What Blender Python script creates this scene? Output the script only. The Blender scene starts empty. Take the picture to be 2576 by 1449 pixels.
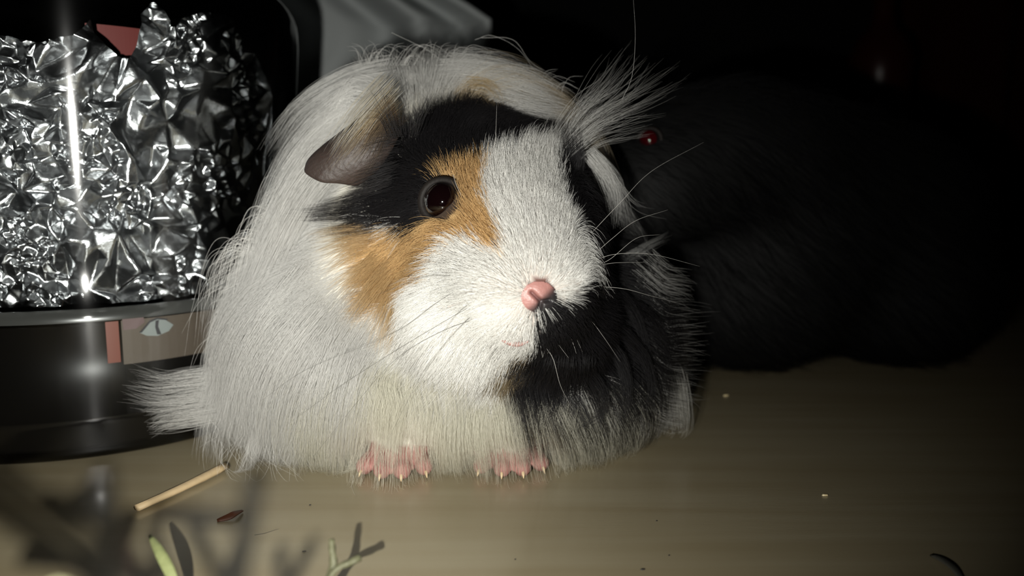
import bpy, bmesh, math, random
import numpy as np
from mathutils import Vector, Matrix, kdtree, geometry

# ------------------------------------------------------------------ camera, world, light, exposure
SC = bpy.context.scene
COL = SC.collection
FPX, CX, CY = 2022.0, 1288.0, 724.5          # focal length and centre for a 2576 x 1449 frame
CAM_H, PITCH = 0.085, math.radians(8.0)
cam_data = bpy.data.cameras.new('camera')
cam = bpy.data.objects.new('camera', cam_data)
COL.objects.link(cam)
cam.location = (0, 0, CAM_H)
cam.rotation_euler = (math.radians(90) - PITCH, 0, 0)
cam_data.sensor_width = 36.0
cam_data.lens = FPX / 2576.0 * 36.0
cam_data.clip_start, cam_data.clip_end = 0.005, 50
cam_data.dof.use_dof = True
cam_data.dof.focus_distance = 0.207
cam_data.dof.aperture_fstop = 11.0
SC.camera = cam

world = bpy.data.worlds.new('night_room')
SC.world = world
world.use_nodes = True
world.node_tree.nodes['Background'].inputs['Color'].default_value = (0.5, 0.55, 0.6, 1)
world.node_tree.nodes['Background'].inputs['Strength'].default_value = 0.0012
world.cycles.sampling_method = 'NONE'

fl = bpy.data.lights.new('phone_flash', 'AREA')
fl.shape = 'DISK'
fl.size = 0.003
fl.energy = 0.35
fl.spread = math.radians(106)
fl.color = (1.0, 0.985, 0.92)
flash = bpy.data.objects.new('phone_flash', fl)
COL.objects.link(flash)
flash.location = (-0.022, 0.0, CAM_H - 0.013)
flash.rotation_euler = (math.radians(90) - PITCH * 0.5, 0, math.radians(11.5))

SC.view_settings.view_transform = 'Standard'
SC.view_settings.look = 'None'
SC.view_settings.gamma = 1.0
SC.view_settings.use_curve_mapping = False
SC.view_settings.exposure = 0.0
CY_ = SC.cycles
CY_.debug_use_spatial_splits = True
CY_.max_bounces, CY_.diffuse_bounces, CY_.glossy_bounces, CY_.transmission_bounces, CY_.transparent_max_bounces = 5, 2, 3, 3, 8
CY_.caustics_reflective = CY_.caustics_refractive = False

RNG = np.random.default_rng(7)
random.seed(7)
SN, CS = math.sin(PITCH), math.cos(PITCH)
CAMP = np.array([0, 0, CAM_H])

def P(px, py, d):
    """world point seen at photo pixel px, py at forward depth d"""
    xc, yc = (px - CX) / FPX * d, -(py - CY) / FPX * d
    return np.array([xc, d * CS + yc * SN, CAM_H + yc * CS - d * SN])

def G(px, py, z=0.0):
    """point of the horizontal plane z seen at a photo pixel"""
    k = -(py - CY) / FPX
    return P(px, py, (CAM_H - z) / (SN - k * CS))

def proj(p):
    p = np.asarray(p) - CAMP
    d = p[..., 1] * CS - p[..., 2] * SN
    yc = p[..., 1] * SN + p[..., 2] * CS
    return CX + p[..., 0] / d * FPX, CY - yc / d * FPX, d

# ------------------------------------------------------------------ helpers
def tag(o, label=None, cat=None, group=None, kind=None):
    for k, v in (('label', label), ('category', cat), ('group', group), ('kind', kind)):
        if v: o[k] = v
    return o

def link(name, data, parent=None, mat=None):
    o = bpy.data.objects.new(name, data)
    COL.objects.link(o)
    if parent is not None: o.parent = parent
    if mat is not None: data.materials.append(mat)
    return o

def mesh(name, verts, faces, mat=None, parent=None, smooth=True):
    me = bpy.data.meshes.new(name)
    me.from_pydata([tuple(map(float, v)) for v in verts], [], [tuple(map(int, f)) for f in faces])
    me.validate()
    if smooth:
        me.polygons.foreach_set('use_smooth', [True] * len(me.polygons))
    me.update()
    return link(name, me, parent, mat)

def bm_obj(name, bm, mat=None, parent=None, smooth=False):
    me = bpy.data.meshes.new(name)
    bmesh.ops.recalc_face_normals(bm, faces=bm.faces)
    bm.to_mesh(me); bm.free()
    if smooth: me.polygons.foreach_set('use_smooth', [True] * len(me.polygons))
    return link(name, me, parent, mat)

def vcol(o, cols, name='coat'):
    a = o.data.attributes.new(name, 'FLOAT_COLOR', 'POINT')
    c = np.ones((len(o.data.vertices), 4), np.float32); c[:, :3] = cols
    a.data.foreach_set('color', c.ravel())

def nt(name):
    m = bpy.data.materials.new(name); m.use_nodes = True
    return m, m.node_tree, m.node_tree.nodes, m.node_tree.links

def pmat(name, color, rough=0.5, metal=0.0, spec=0.5, coat=0.0, bump=None, attr=None, **kw):
    m, t, n, l = nt(name)
    b = n['Principled BSDF']
    b.inputs['Base Color'].default_value = (*color, 1)
    b.inputs['Roughness'].default_value = rough
    b.inputs['Metallic'].default_value = metal
    b.inputs['Specular IOR Level'].default_value = spec
    b.inputs['Coat Weight'].default_value = coat
    b.inputs['Coat Roughness'].default_value = 0.05
    for k, v in kw.items(): b.inputs[k.replace('_', ' ')].default_value = v
    if attr:
        a = n.new('ShaderNodeAttribute'); a.attribute_name = attr
        l.new(a.outputs['Color'], b.inputs['Base Color'])
    if bump:
        tc = n.new('ShaderNodeTexCoord')
        nz = n.new('ShaderNodeTexNoise'); nz.inputs['Scale'].default_value = bump[0]
        nz.inputs['Detail'].default_value = 6
        bp = n.new('ShaderNodeBump'); bp.inputs['Strength'].default_value = bump[1]
        bp.inputs['Distance'].default_value = 0.001
        l.new(tc.outputs['Object'], nz.inputs['Vector'])
        l.new(nz.outputs['Fac'], bp.inputs['Height']); l.new(bp.outputs['Normal'], b.inputs['Normal'])
    return m

def tube(name, pts, radii, mat, parent=None, seg=8, flat=1.0, cap=True, wob=0.0):
    """round or flattened tube along a polyline"""
    pts = np.asarray(pts, float); k = len(pts)
    radii = np.broadcast_to(np.asarray(radii, float), (k,))
    tg = np.gradient(pts, axis=0); tg /= np.linalg.norm(tg, axis=1)[:, None] + 1e-12
    ref = np.array([0, 0, 1.0]) if abs(tg[0, 2]) < 0.9 else np.array([1.0, 0, 0])
    vs, fs = [], []
    for i in range(k):
        a = np.cross(tg[i], ref); a /= np.linalg.norm(a); b = np.cross(a, tg[i])
        for j in range(seg):
            th = 2 * math.pi * j / seg
            r = radii[i] * (1 + wob * math.sin(3.1 * j + 1.7 * i))
            vs.append(pts[i] + r * (math.cos(th) * a + flat * math.sin(th) * b))
    for i in range(k - 1):
        for j in range(seg):
            q = (j + 1) % seg
            fs.append((i * seg + j, i * seg + q, (i + 1) * seg + q, (i + 1) * seg + j))
    if cap:
        fs.append(tuple(range(seg))[::-1]); fs.append(tuple((k - 1) * seg + j for j in range(seg)))
    return mesh(name, vs, fs, mat, parent)

def lathe(name, prof, mat, parent=None, seg=96, center=(0, 0)):
    vs, fs = [], []
    for r, z in prof:
        for j in range(seg):
            a = 2 * math.pi * j / seg
            vs.append((center[0] + r * math.cos(a), center[1] + r * math.sin(a), z))
    for i in range(len(prof) - 1):
        for j in range(seg):
            q = (j + 1) % seg
            fs.append((i * seg + j, i * seg + q, (i + 1) * seg + q, (i + 1) * seg + j))
    return mesh(name, vs, fs, mat, parent)

def spline(pts, k):
    """Catmull-Rom resample to k points"""
    p = np.asarray(pts, float); n = len(p)
    ext = np.vstack([2 * p[0] - p[1], p, 2 * p[-1] - p[-2]])
    out = []
    for t in np.linspace(0, n - 1 - 1e-9, k):
        i = int(t); f = t - i
        a, b, c, d = ext[i], ext[i + 1], ext[i + 2], ext[i + 3]
        out.append(0.5 * (2 * b + (c - a) * f + (2 * a - 5 * b + 4 * c - d) * f * f + (3 * b - a - 3 * c + d) * f ** 3))
    return np.array(out)

def hair_obj(name, pts, radius, cols, mat, parent=None):
    """pts (N,K,3), radius (N,K) or (N,), cols (N,3): real hair strands"""
    N, K, _ = pts.shape
    hc = bpy.data.hair_curves.new(name)
    hc.add_curves([K] * N)
    hc.attributes['position'].data.foreach_set('vector', pts.astype(np.float32).ravel())
    r = np.asarray(radius, np.float32)
    if r.ndim < 2: r = np.broadcast_to(r.reshape(-1, 1) if r.ndim else r, (N, K))
    taper = np.linspace(1, 0, K) ** 0.6 * 0.85 + 0.15
    a = hc.attributes.get('radius') or hc.attributes.new('radius', 'FLOAT', 'POINT')
    a.data.foreach_set('value', (r * taper[None]).astype(np.float32).ravel())
    c = np.ones((N, 4), np.float32); c[:, :3] = cols
    hc.attributes.new('coat', 'FLOAT_COLOR', 'CURVE').data.foreach_set('color', c.ravel())
    hc.materials.append(mat)
    o = bpy.data.objects.new(name, hc); COL.objects.link(o)
    if parent is not None: o.parent = parent
    return o

def in_poly(x, y, poly):
    poly = np.asarray(poly, float); ins = np.zeros(x.shape, bool)
    j = len(poly) - 1
    for i in range(len(poly)):
        xi, yi = poly[i]; xj, yj = poly[j]
        c = ((yi > y) != (yj > y)) & (x < (xj - xi) * (y - yi) / (yj - yi + 1e-9) + xi)
        ins ^= c; j = i
    return ins

# ------------------------------------------------------------------ materials
def hair_material(name, rough=0.45, spec=0.3, trans=0.42):
    """strand shader: coloured body with a sheen along the hair and some light let through"""
    m, t, n, l = nt(name)
    b = n['Principled BSDF']
    a = n.new('ShaderNodeAttribute'); a.attribute_name = 'coat'
    l.new(a.outputs['Color'], b.inputs['Base Color'])
    b.inputs['Roughness'].default_value = rough
    b.inputs['Specular IOR Level'].default_value = spec
    tr = n.new('ShaderNodeBsdfTranslucent'); l.new(a.outputs['Color'], tr.inputs['Color'])
    mx = n.new('ShaderNodeMixShader'); mx.inputs[0].default_value = trans
    l.new(b.outputs[0], mx.inputs[1]); l.new(tr.outputs[0], mx.inputs[2])
    l.new(mx.outputs[0], n['Material Output'].inputs['Surface'])
    return m

def soft_hair_material(name, rough=0.4, rad=0.6):
    """translucent long hair: light scatters from strand to strand"""
    m, t, n, l = nt(name)
    n.remove(n['Principled BSDF'])
    h = n.new('ShaderNodeBsdfHairPrincipled'); h.model = 'CHIANG'; h.parametrization = 'COLOR'
    a = n.new('ShaderNodeAttribute'); a.attribute_name = 'coat'
    l.new(a.outputs['Color'], h.inputs['Color'])
    h.inputs['Roughness'].default_value = rough; h.inputs['Radial Roughness'].default_value = rad
    h.inputs['IOR'].default_value = 1.45
    df = n.new('ShaderNodeBsdfDiffuse'); tr = n.new('ShaderNodeBsdfTranslucent')
    l.new(a.outputs['Color'], df.inputs['Color']); l.new(a.outputs['Color'], tr.inputs['Color'])
    m1 = n.new('ShaderNodeMixShader'); m1.inputs[0].default_value = 0.35
    l.new(df.outputs[0], m1.inputs[1]); l.new(tr.outputs[0], m1.inputs[2])
    m2 = n.new('ShaderNodeMixShader'); m2.inputs[0].default_value = 0.55
    l.new(h.outputs['BSDF'], m2.inputs[1]); l.new(m1.outputs[0], m2.inputs[2])
    l.new(m2.outputs[0], n['Material Output'].inputs['Surface'])
    return m

M = {}
M['soft'] = soft_hair_material('long_coat_strands')
M['fur'] = hair_material('fur_strands', trans=0.32)
M['dark_fur'] = hair_material('black_fur_strands', .5, .07, .1)
M['skin'] = pmat('skin_under_coat', (0.8, 0.78, 0.7), 0.75, spec=0.2, attr='coat')
M['pink'] = pmat('bare_pink_skin', (0.55, 0.22, 0.19), 0.42, bump=(900, 0.25), attr='coat', Subsurface_Weight=0.08, Subsurface_Scale=0.0004)
M['eye'] = pmat('dark_eye', (0.004, 0.003, 0.003), 0.03, coat=1.0, attr='coat')
M['lid'] = pmat('eyelid_skin', (0.010, 0.008, 0.007), 0.6, spec=0.15, bump=(1500, 0.1))
M['ear'] = pmat('ear_skin', (0.10, 0.058, 0.040), 0.55, bump=(700, 0.3), attr='coat', Subsurface_Weight=0.15, Subsurface_Scale=0.001)
M['claw'] = pmat('claw_horn', (0.62, 0.47, 0.28), 0.35)
M['straw'] = pmat('dry_straw', (0.47, 0.35, 0.20), 0.6, bump=(500, 0.15))
M['hay'] = pmat('green_hay', (0.085, 0.085, 0.045), 0.6, bump=(600, 0.6))
M['leaf'] = pmat('pale_green_blade', (0.18, 0.20, 0.085), 0.5, bump=(400, 0.4))
M['husk'] = pmat('brown_husk', (0.10, 0.032, 0.013), 0.6)
M['speck'] = pmat('dark_speck', (0.012, 0.010, 0.008), 0.6)
M['seed'] = pmat('pale_seed', (0.68, 0.56, 0.32), 0.45)

def wood_material():
    m, t, n, l = nt('pale_wood_tabletop')
    b = n['Principled BSDF']
    tc = n.new('ShaderNodeTexCoord'); mp = n.new('ShaderNodeMapping')
    mp.inputs['Scale'].default_value = (3, 60, 1)
    l.new(tc.outputs['Object'], mp.inputs['Vector'])
    nz = n.new('ShaderNodeTexNoise'); nz.inputs['Scale'].default_value = 2.0; nz.inputs['Detail'].default_value = 8
    nz.inputs['Distortion'].default_value = 0.3
    l.new(mp.outputs['Vector'], nz.inputs['Vector'])
    mp2 = n.new('ShaderNodeMapping'); mp2.inputs['Scale'].default_value = (6, 14, 1)
    l.new(tc.outputs['Object'], mp2.inputs['Vector'])
    n2 = n.new('ShaderNodeTexNoise'); n2.inputs['Scale'].default_value = 1.6; n2.inputs['Detail'].default_value = 3
    l.new(mp2.outputs['Vector'], n2.inputs['Vector'])
    mx = n.new('ShaderNodeMix'); mx.data_type = 'FLOAT'; mx.inputs[0].default_value = 0.45
    l.new(nz.outputs['Fac'], mx.inputs[2]); l.new(n2.outputs['Fac'], mx.inputs[3])
    cr = n.new('ShaderNodeValToRGB')
    cr.color_ramp.elements[0].position = 0.30; cr.color_ramp.elements[0].color = (0.225, 0.18, 0.102, 1)
    cr.color_ramp.elements[1].position = 0.72; cr.color_ramp.elements[1].color = (0.305, 0.266, 0.178, 1)
    l.new(mx.outputs[0], cr.inputs['Fac']); l.new(cr.outputs['Color'], b.inputs['Base Color'])
    b.inputs['Roughness'].default_value = 0.42
    b.inputs['Specular IOR Level'].default_value = 0.35
    b.inputs['Coat Weight'].default_value = 0.55
    b.inputs['Coat Roughness'].default_value = 0.16
    n3 = n.new('ShaderNodeTexNoise'); n3.inputs['Scale'].default_value = 40; n3.inputs['Detail'].default_value = 5
    mp3 = n.new('ShaderNodeMapping'); mp3.inputs['Scale'].default_value = (4, 40, 1)
    l.new(tc.outputs['Object'], mp3.inputs['Vector']); l.new(mp3.outputs['Vector'], n3.inputs['Vector'])
    bp = n.new('ShaderNodeBump'); bp.inputs['Strength'].default_value = 0.06; bp.inputs['Distance'].default_value = 0.0004
    l.new(n3.outputs['Fac'], bp.inputs['Height']); l.new(bp.outputs['Normal'], b.inputs['Normal'])
    return m
M['wood'] = wood_material()

def clear_plastic():
    m, t, n, l = nt('clear_glossy_jar_wall')
    n.remove(n['Principled BSDF'])
    tr = n.new('ShaderNodeBsdfTransparent'); tr.inputs['Color'].default_value = (0.93, 0.95, 0.95, 1)
    gl = n.new('ShaderNodeBsdfAnisotropic'); gl.distribution = 'GGX'
    gl.inputs['Roughness'].default_value = 0.085
    gl.inputs['Anisotropy'].default_value = 0.5
    gl.inputs['Rotation'].default_value = 0.0
    tg = n.new('ShaderNodeTangent'); tg.direction_type = 'RADIAL'; tg.axis = 'Z'
    l.new(tg.outputs['Tangent'], gl.inputs['Tangent'])
    fr = n.new('ShaderNodeFresnel'); fr.inputs['IOR'].default_value = 1.5
    mu = n.new('ShaderNodeMath'); mu.operation = 'MULTIPLY'; mu.inputs[1].default_value = 1.35; mu.use_clamp = True
    l.new(fr.outputs['Fac'], mu.inputs[0])
    mx = n.new('ShaderNodeMixShader')
    l.new(mu.outputs[0], mx.inputs[0]); l.new(tr.outputs[0], mx.inputs[1]); l.new(gl.outputs[0], mx.inputs[2])
    l.new(mx.outputs[0], n['Material Output'].inputs['Surface'])
    return m
M['clear'] = clear_plastic()
M['cup'] = pmat('dark_inner_cup', (0.004, 0.0035, 0.003), 0.3, spec=0.12)
M['foil'] = pmat('crumpled_foil', (0.46, 0.47, 0.48), 0.22, metal=1.0, bump=(260, 0.3))
M['red_card'] = pmat('dull_red_card', (0.16, 0.030, 0.026), 0.6)
M['ring'] = pmat('smoky_seam', (0.045, 0.045, 0.042), 0.25)
M['orange'] = pmat('orange_print', (0.14, 0.022, 0.006), 0.5)
M['beige'] = pmat('beige_print', (0.085, 0.065, 0.048), 0.55)
M['print_white'] = pmat('pale_print', (0.21, 0.23, 0.22), 0.55)
M['print_dark'] = pmat('dark_print', (0.02, 0.018, 0.022), 0.55)
M['print_pink'] = pmat('pinkish_print', (0.12, 0.075, 0.075), 0.55)
M['cloth'] = pmat('pale_cloth', (0.36, 0.38, 0.38), 0.9, spec=0.1, bump=(300, 0.15))
M['curtain'] = pmat('dark_red_curtain', (0.075, 0.016, 0.009), 0.85, spec=0.1)
M['vase'] = pmat('red_glaze', (0.05, 0.008, 0.004), 0.3)
M['wall'] = pmat('dark_wall', (0.05, 0.05, 0.05), 0.9, spec=0.1, bump=(60, 0.2))
M['floor'] = pmat('dark_floor', (0.04, 0.032, 0.026), 0.7, bump=(30, 0.2))

# ------------------------------------------------------------------ setting
def box(bm, lo, hi):
    r = bmesh.ops.create_cube(bm, size=1.0)
    lo, hi = np.array(lo), np.array(hi)
    for v in r['verts']:
        v.co = Vector((np.array(v.co) * (hi - lo) + (lo + hi) / 2).tolist())
    return r['verts']

bm = bmesh.new(); box(bm, (-1.9, 2.3, -0.75), (1.9, 2.36, 1.75)); tag(bm_obj('wall_back', bm, M['wall']), kind='structure')
bm = bmesh.new(); box(bm, (-1.9, -0.6, -0.79), (1.9, 2.36, -0.75)); tag(bm_obj('floor', bm, M['floor']), kind='structure')

bm = bmesh.new(); box(bm, (-0.62, -0.04, -0.022), (0.62, 0.72, 0.0))
bmesh.ops.bevel(bm, geom=bm.edges[:], offset=0.003, segments=3, affect='EDGES')
table = bpy.data.objects.new('table', None); COL.objects.link(table); table.location = (0, 0.34, -0.75)
tag(table, 'pale wooden table with a satin top that everything stands on', 'table')
top = bm_obj('tabletop', bm, M['wood'], table); top.location = (0, -0.34, 0.75)
for sx in (-0.55, 0.55):
    for sy in (0.03, 0.65):
        bm = bmesh.new(); box(bm, (sx - 0.025, sy - 0.025 - 0.34, 0.0), (sx + 0.025, sy + 0.025 - 0.34, 0.729))
        bmesh.ops.bevel(bm, geom=bm.edges[:], offset=0.003, segments=2, affect='EDGES')
        bm_obj('leg', bm, M['wood'], table)

# ------------------------------------------------------------------ jar with crumpled foil
JX, JY, JR, JH = -0.156, 0.297, 0.072, 0.152
def wall_r(z):
    """the wall flares a little towards the top"""
    return np.interp(z, [0, .0462, .132, .2], [JR, JR - .0012, JR + .0050, JR + .0050])
jar = bpy.data.objects.new('jar', None); COL.objects.link(jar); jar.location = (JX, JY, 0)
tag(jar, 'round clear glossy jar lined with crumpled foil beside the white-haired guinea pig', 'jar')
prof = [(0.055, 0.0006), (JR - 0.0016, 0.0006), (JR - 0.0004, 0.0014), (JR, 0.003), (JR, 0.0108), (JR + 0.0003, 0.012), (JR, 0.0132),
        (JR, 0.0425), (JR + 0.0003, 0.0443), (JR - 0.0012, 0.0462)] + [(float(wall_r(z)), z) for z in (.06, .08, .10, .12, .132)]
for k in range(9):
    a = k / 8 * math.pi / 2
    prof.append((JR + 0.0050 - 0.014 + 0.014 * math.cos(a), 0.137 + 0.014 * math.sin(a)))
prof += [(0.045, 0.1515), (0.02, 0.152), (0.0005, 0.152)]
body = lathe('jar_wall', prof, M['clear'], jar, seg=160)
cup_prof = [(0.0005, 0.0015), (0.064, 0.0015), (0.0655, 0.003), (0.066, 0.0400), (0.0648, 0.0407), (0.064, 0.0395), (0.0635, 0.004), (0.0005, 0.0032)]
lathe('inner_cup', cup_prof, M['cup'], jar, seg=96)
lathe('seam_ring', [(JR - 0.0016, 0.0420), (JR - 0.0032, 0.0420), (JR - 0.0032, 0.0458), (JR - 0.0016, 0.0458), (JR - 0.0016, 0.0420)], M['ring'], jar, seg=120)

def jar_angle(px, py=500):
    """angle round the jar axis where the ray through a pixel meets the front wall"""
    r = P(px, py, 1.0) - CAMP
    a, b = r[:2], np.array([0.0, 0.0]) - np.array([JX, JY])
    A = a @ a; B = 2 * a @ b; C = b @ b - (float(wall_r(.09)) - 0.004) ** 2
    D = B * B - 4 * A * C
    if D < 0: return None
    t = (-B - math.sqrt(D)) / (2 * A)
    q = CAMP + r * t
    return math.atan2(q[1] - JY, q[0] - JX), q[2]

# foil: facets of a Delaunay net, each crease a straight edge
prof_px = [(-160, 95), (-60, 95), (0, 88), (60, 100), (100, 108), (150, 92), (185, 88), (215, 62), (228, 45), (246, 90), (262, 112), (300, 136), (322, 146), (340, 128),
           (349, 60), (362, 22), (382, 6), (402, 16), (418, 55), (434, 74), (452, 48), (490, 36), (530, 30), (565, 38), (596, 80), (622, 125), (646, 180), (668, 235)]
ang_z = sorted([jar_angle(x, y) for x, y in prof_px if jar_angle(x, y)])
A0 = [a for a, z in ang_z]; Z0 = [z for a, z in ang_z]
fr = np.random.default_rng(21)
amin, amax = A0[0] - 1.0, A0[-1]
RF = JR - 0.0055
zlow = 0.0468
def foil_net():
    def jitter(n, sp):
        pts = []
        while len(pts) < n:
            a, z = fr.uniform(amin, amax), fr.uniform(zlow, 0.142)
            if z > np.interp(a, A0, Z0): continue
            pts.append((a * RF, z))
        return pts
    coarse = jitter(560, 0)
    fine = []
    for k in range(90):                                   # tight crinkle clusters between the broad facets
        c = jitter(1, 0)[0]
        for q in range(fr.integers(14, 34)):
            a, z = c[0] + fr.normal(0, 0.0034), c[1] + fr.normal(0, 0.0036)
            if zlow < z < np.interp(a / RF, A0, Z0) and amin * RF < a < amax * RF: fine.append((a, z))
    edge = [(a * RF, np.interp(a, A0, Z0)) for a in np.linspace(amin, amax, 150)] + [(a * RF, zlow - 0.0005) for a in np.linspace(amin, amax, 70)]
    pts = [Vector(p) for p in coarse + fine + edge]
    vs, _, fs, *_ = geometry.delaunay_2d_cdt(pts, [], [], 0, 1e-6)
    nv = []
    tree = kdtree.KDTree(len(vs))
    for i, v in enumerate(vs): tree.insert((v[0], v[1], 0), i)
    tree.balance()
    for v in vs:
        near = tree.find_n((v[0], v[1], 0), 4)
        sp = np.mean([d for _, _, d in near[1:]])         # spacing of the net here sets the depth of its creases
        wr = float(wall_r(v[1]))
        r = wr - .0055 + np.clip(fr.normal(0, 0.62), -1.3, 1.3) * min(sp, 0.0056) - 0.0010
        r = min(r, wr - 0.0012)
        th = v[0] / RF
        nv.append((r * math.cos(th), r * math.sin(th), v[1]))
    out = []
    for f in fs:
        c = np.mean([[vs[i][0] / RF, vs[i][1]] for i in f], axis=0)
        if c[1] > np.interp(c[0], A0, Z0) + 0.0002: continue
        out.append(tuple(f))
    return nv, out
fv, ff = foil_net()
foil = mesh('foil_sheet', fv, ff, M['foil'], smooth=False)
foil.location = (JX, JY, 0)
sub = foil.modifiers.new('creases', 'SUBSURF'); sub.subdivision_type = 'SIMPLE'; sub.levels = 2; sub.render_levels = 2
tex = bpy.data.textures.new('foil_dimples', 'VORONOI'); tex.noise_scale = 0.006
dm = foil.modifiers.new('dimples', 'DISPLACE'); dm.texture = tex; dm.strength = 0.0009; dm.texture_coords = 'LOCAL'
smf = foil.modifiers.new('soft_creases', 'SMOOTH'); smf.factor = .5; smf.iterations = 1
foil.data.polygons.foreach_set('use_smooth', [True] * len(foil.data.polygons))
tag(foil, 'crumpled silver foil pressed against the inside of the clear jar', 'foil')

def jar_patch(name, corners_px, r, mat, parent=None, n=14, z0=None, z1=None, shrink=0.0):
    """a piece of card bent round the jar at radius r, spanning pixel corners"""
    (x0, y0), (x1, y1) = corners_px
    a0, za = jar_angle(x0, y0); a1, zb = jar_angle(x1, y1)
    zt, zb_ = (z1 if z1 is not None else za), (z0 if z0 is not None else zb)
    vs, fs = [], []
    for i in range(n + 1):
        a = a0 + (a1 - a0) * i / n
        for rr in (r, r - 0.0006):
            for z in (zb_, zt):
                vs.append((rr * math.cos(a), rr * math.sin(a), z))
    for i in range(n):
        o = 4 * i; q = o + 4
        fs += [(o, q, q + 1, o + 1), (o + 2, o + 3, q + 3, q + 2), (o + 1, q + 1, q + 3, o + 3), (o, o + 2, q + 2, q)]
    fs += [(0, 1, 3, 2), (4 * n, 4 * n + 2, 4 * n + 3, 4 * n + 1)]
    ob = mesh(name, vs, fs, mat, parent, smooth=False)
    if parent is None: ob.location = (JX, JY, 0)
    return ob
red = jar_patch('red_card', ((222, 40), (450, 150)), RF - 0.013, M['red_card'], z1=jar_angle(300, 42)[1], z0=jar_angle(300, 175)[1])
tag(red, 'dull red card showing through a gap at the top of the foil', 'card')
pic = jar_patch('picture_card', ((305, 795), (600, 915)), JR - 0.0035, M['beige'], z1=0.0413, z0=jar_angle(350, 915)[1])
tag(pic, 'beige printed card with a drawn eye and orange edge low in the jar', 'card')
zb = jar_angle(285, 915)[1]
jar_patch('orange_edge', ((264, 800), (306, 915)), JR - 0.0033, M['orange'], pic, z1=0.0413, z0=zb)
def jar_shape(name, pts_px, r, mat, parent):
    vs = []
    for x, y in pts_px:
        a, z = jar_angle(x, y); vs.append((r * math.cos(a), r * math.sin(a), z))
    c = np.mean(vs, axis=0); k = len(vs)
    vs2 = vs + [(v[0] * 0.997, v[1] * 0.997, v[2]) for v in vs]
    fs = [tuple(range(k)), tuple(range(2 * k - 1, k - 1, -1))] + [(i, (i + 1) % k, k + (i + 1) % k, k + i) for i in range(k)]
    return mesh(name, vs2, fs, mat, parent, smooth=False)
jar_shape('pink_print', [(308, 800), (362, 792), (366, 812), (345, 828), (312, 832)], JR - 0.0031, M['print_pink'], pic)
jar_shape('eye_print', [(352, 838), (380, 812), (398, 804), (420, 806), (440, 818), (428, 834), (400, 846), (372, 846)], JR - 0.0031, M['print_white'], pic)
jar_shape('eye_stroke', [(394, 808), (402, 806), (400, 822), (408, 842), (398, 842), (393, 824)], JR - 0.0028, M['print_dark'], pic)
jar_shape('eye_outline', [(352, 838), (378, 808), (398, 800), (424, 803), (424, 806), (398, 804), (380, 812), (358, 838)], JR - 0.0028, M['print_dark'], pic)

# ------------------------------------------------------------------ white and tricolour guinea pig: form as smooth union of ellipsoids
YAW = math.radians(14)
FW = np.array([math.sin(YAW), -math.cos(YAW), 0.0])       # where the head points
LT = np.array([-math.cos(YAW), -math.sin(YAW), 0.0])      # the animal's right (photo left)
UPV = np.array([0, 0, 1.0])
NOSE = P(1360, 748, 0.190)
def HL(a, l, u): return NOSE + FW * a + LT * l + UPV * u

def rot_frame(pitch=0.0):
    f = FW * math.cos(pitch) - UPV * math.sin(pitch); u = UPV * math.cos(pitch) + FW * math.sin(pitch)
    return np.stack([LT, f, u])                           # rows: local axes
RH = rot_frame(math.radians(28))
I3 = np.eye(3)
HEAD = [  # centre, radii (lateral, forward, up), frame
    (HL(-.0135, 0, .0000), (.0165, .0150, .0152), RH),
    (HL(-.031, 0, .0095), (.0235, .0250, .0200), RH),
    (HL(-.054, 0, .0155), (.0300, .0330, .0285), RH),
    (HL(-.034, .0125, -.0095), (.0170, .0215, .0165), RH),
    (HL(-.034, -.0125, -.0095), (.0170, .0215, .0165), RH),
]
BODY = [
    ((-.024, .318, .053), (.045, .085, .047), I3),
    ((-.018, .264, .051), (.049, .043, .045), I3),
    ((-.010, .240, .027), (.042, .029, .0265), I3),
    ((-.018, .266, .083), (.034, .032, .031), I3),
    ((-.053, .256, .030), (.030, .037, .030), I3),
    ((.020, .266, .031), (.026, .035, .029), I3),
]
PAWC = [G(992, 1196), G(1286, 1190)]
TOES = []
for k, c in enumerate(PAWC):
    fwd = np.array([0.10 if k else -0.06, -1, 0]); fwd /= np.linalg.norm(fwd); lat = np.array([-fwd[1], fwd[0], 0])
    BODY_P = (c + np.array([0, .012, .0050]), (.0075, .013, .0052), I3)
    TOES.append((c, fwd, lat)); BODY.append(BODY_P)
TOE_SEG = []
for c, fwd, lat in TOES:
    for s, ln in ((-1.5, .0015), (-.5, .0045), (.5, .0045), (1.5, .001)):
        a = c + lat * s * .0042 + np.array([0, .007, .0042])
        b = c + lat * s * .0057 - fwd * (-.0005) + fwd * (ln - .002) + np.array([0, 0, .0026])
        TOE_SEG.append((a, b, .0025))

def ell(p, c, r, R):
    q = (p - np.asarray(c)) @ np.asarray(R).T
    q = q / np.asarray(r)
    k0 = np.sqrt((q * q).sum(-1)); k1 = np.sqrt(((q / np.asarray(r)) ** 2).sum(-1)) + 1e-9
    return k0 * (k0 - 1) / k1
def smin(a, b, k):
    h = np.clip(0.5 + 0.5 * (b - a) / k, 0, 1)
    return b + (a - b) * h - k * h * (1 - h)
def capsule(p, a, b, r):
    ab = b - a; t = np.clip(((p - a) @ ab) / (ab @ ab), 0, 1)
    return np.linalg.norm(p - a - t[..., None] * ab, axis=-1) - r
def sdf_head(p):
    d = ell(p, *HEAD[0])
    for e in HEAD[1:]: d = smin(d, ell(p, *e), .007)
    return d
def sdf_body(p):
    d = ell(p, *BODY[0])
    for e in BODY[1:6]: d = smin(d, ell(p, *e), .016)
    for e in BODY[6:]: d = smin(d, ell(p, *e), .004)
    return d
def sdf(p):
    return smin(sdf_head(p), sdf_body(p), .007)
def sdf_full(p):
    d = sdf(p)
    for a, b, r in TOE_SEG: d = smin(d, capsule(p, a, b, r), .0014)
    return np.maximum(d, -(p[..., 2] - 0.0004))
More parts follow.
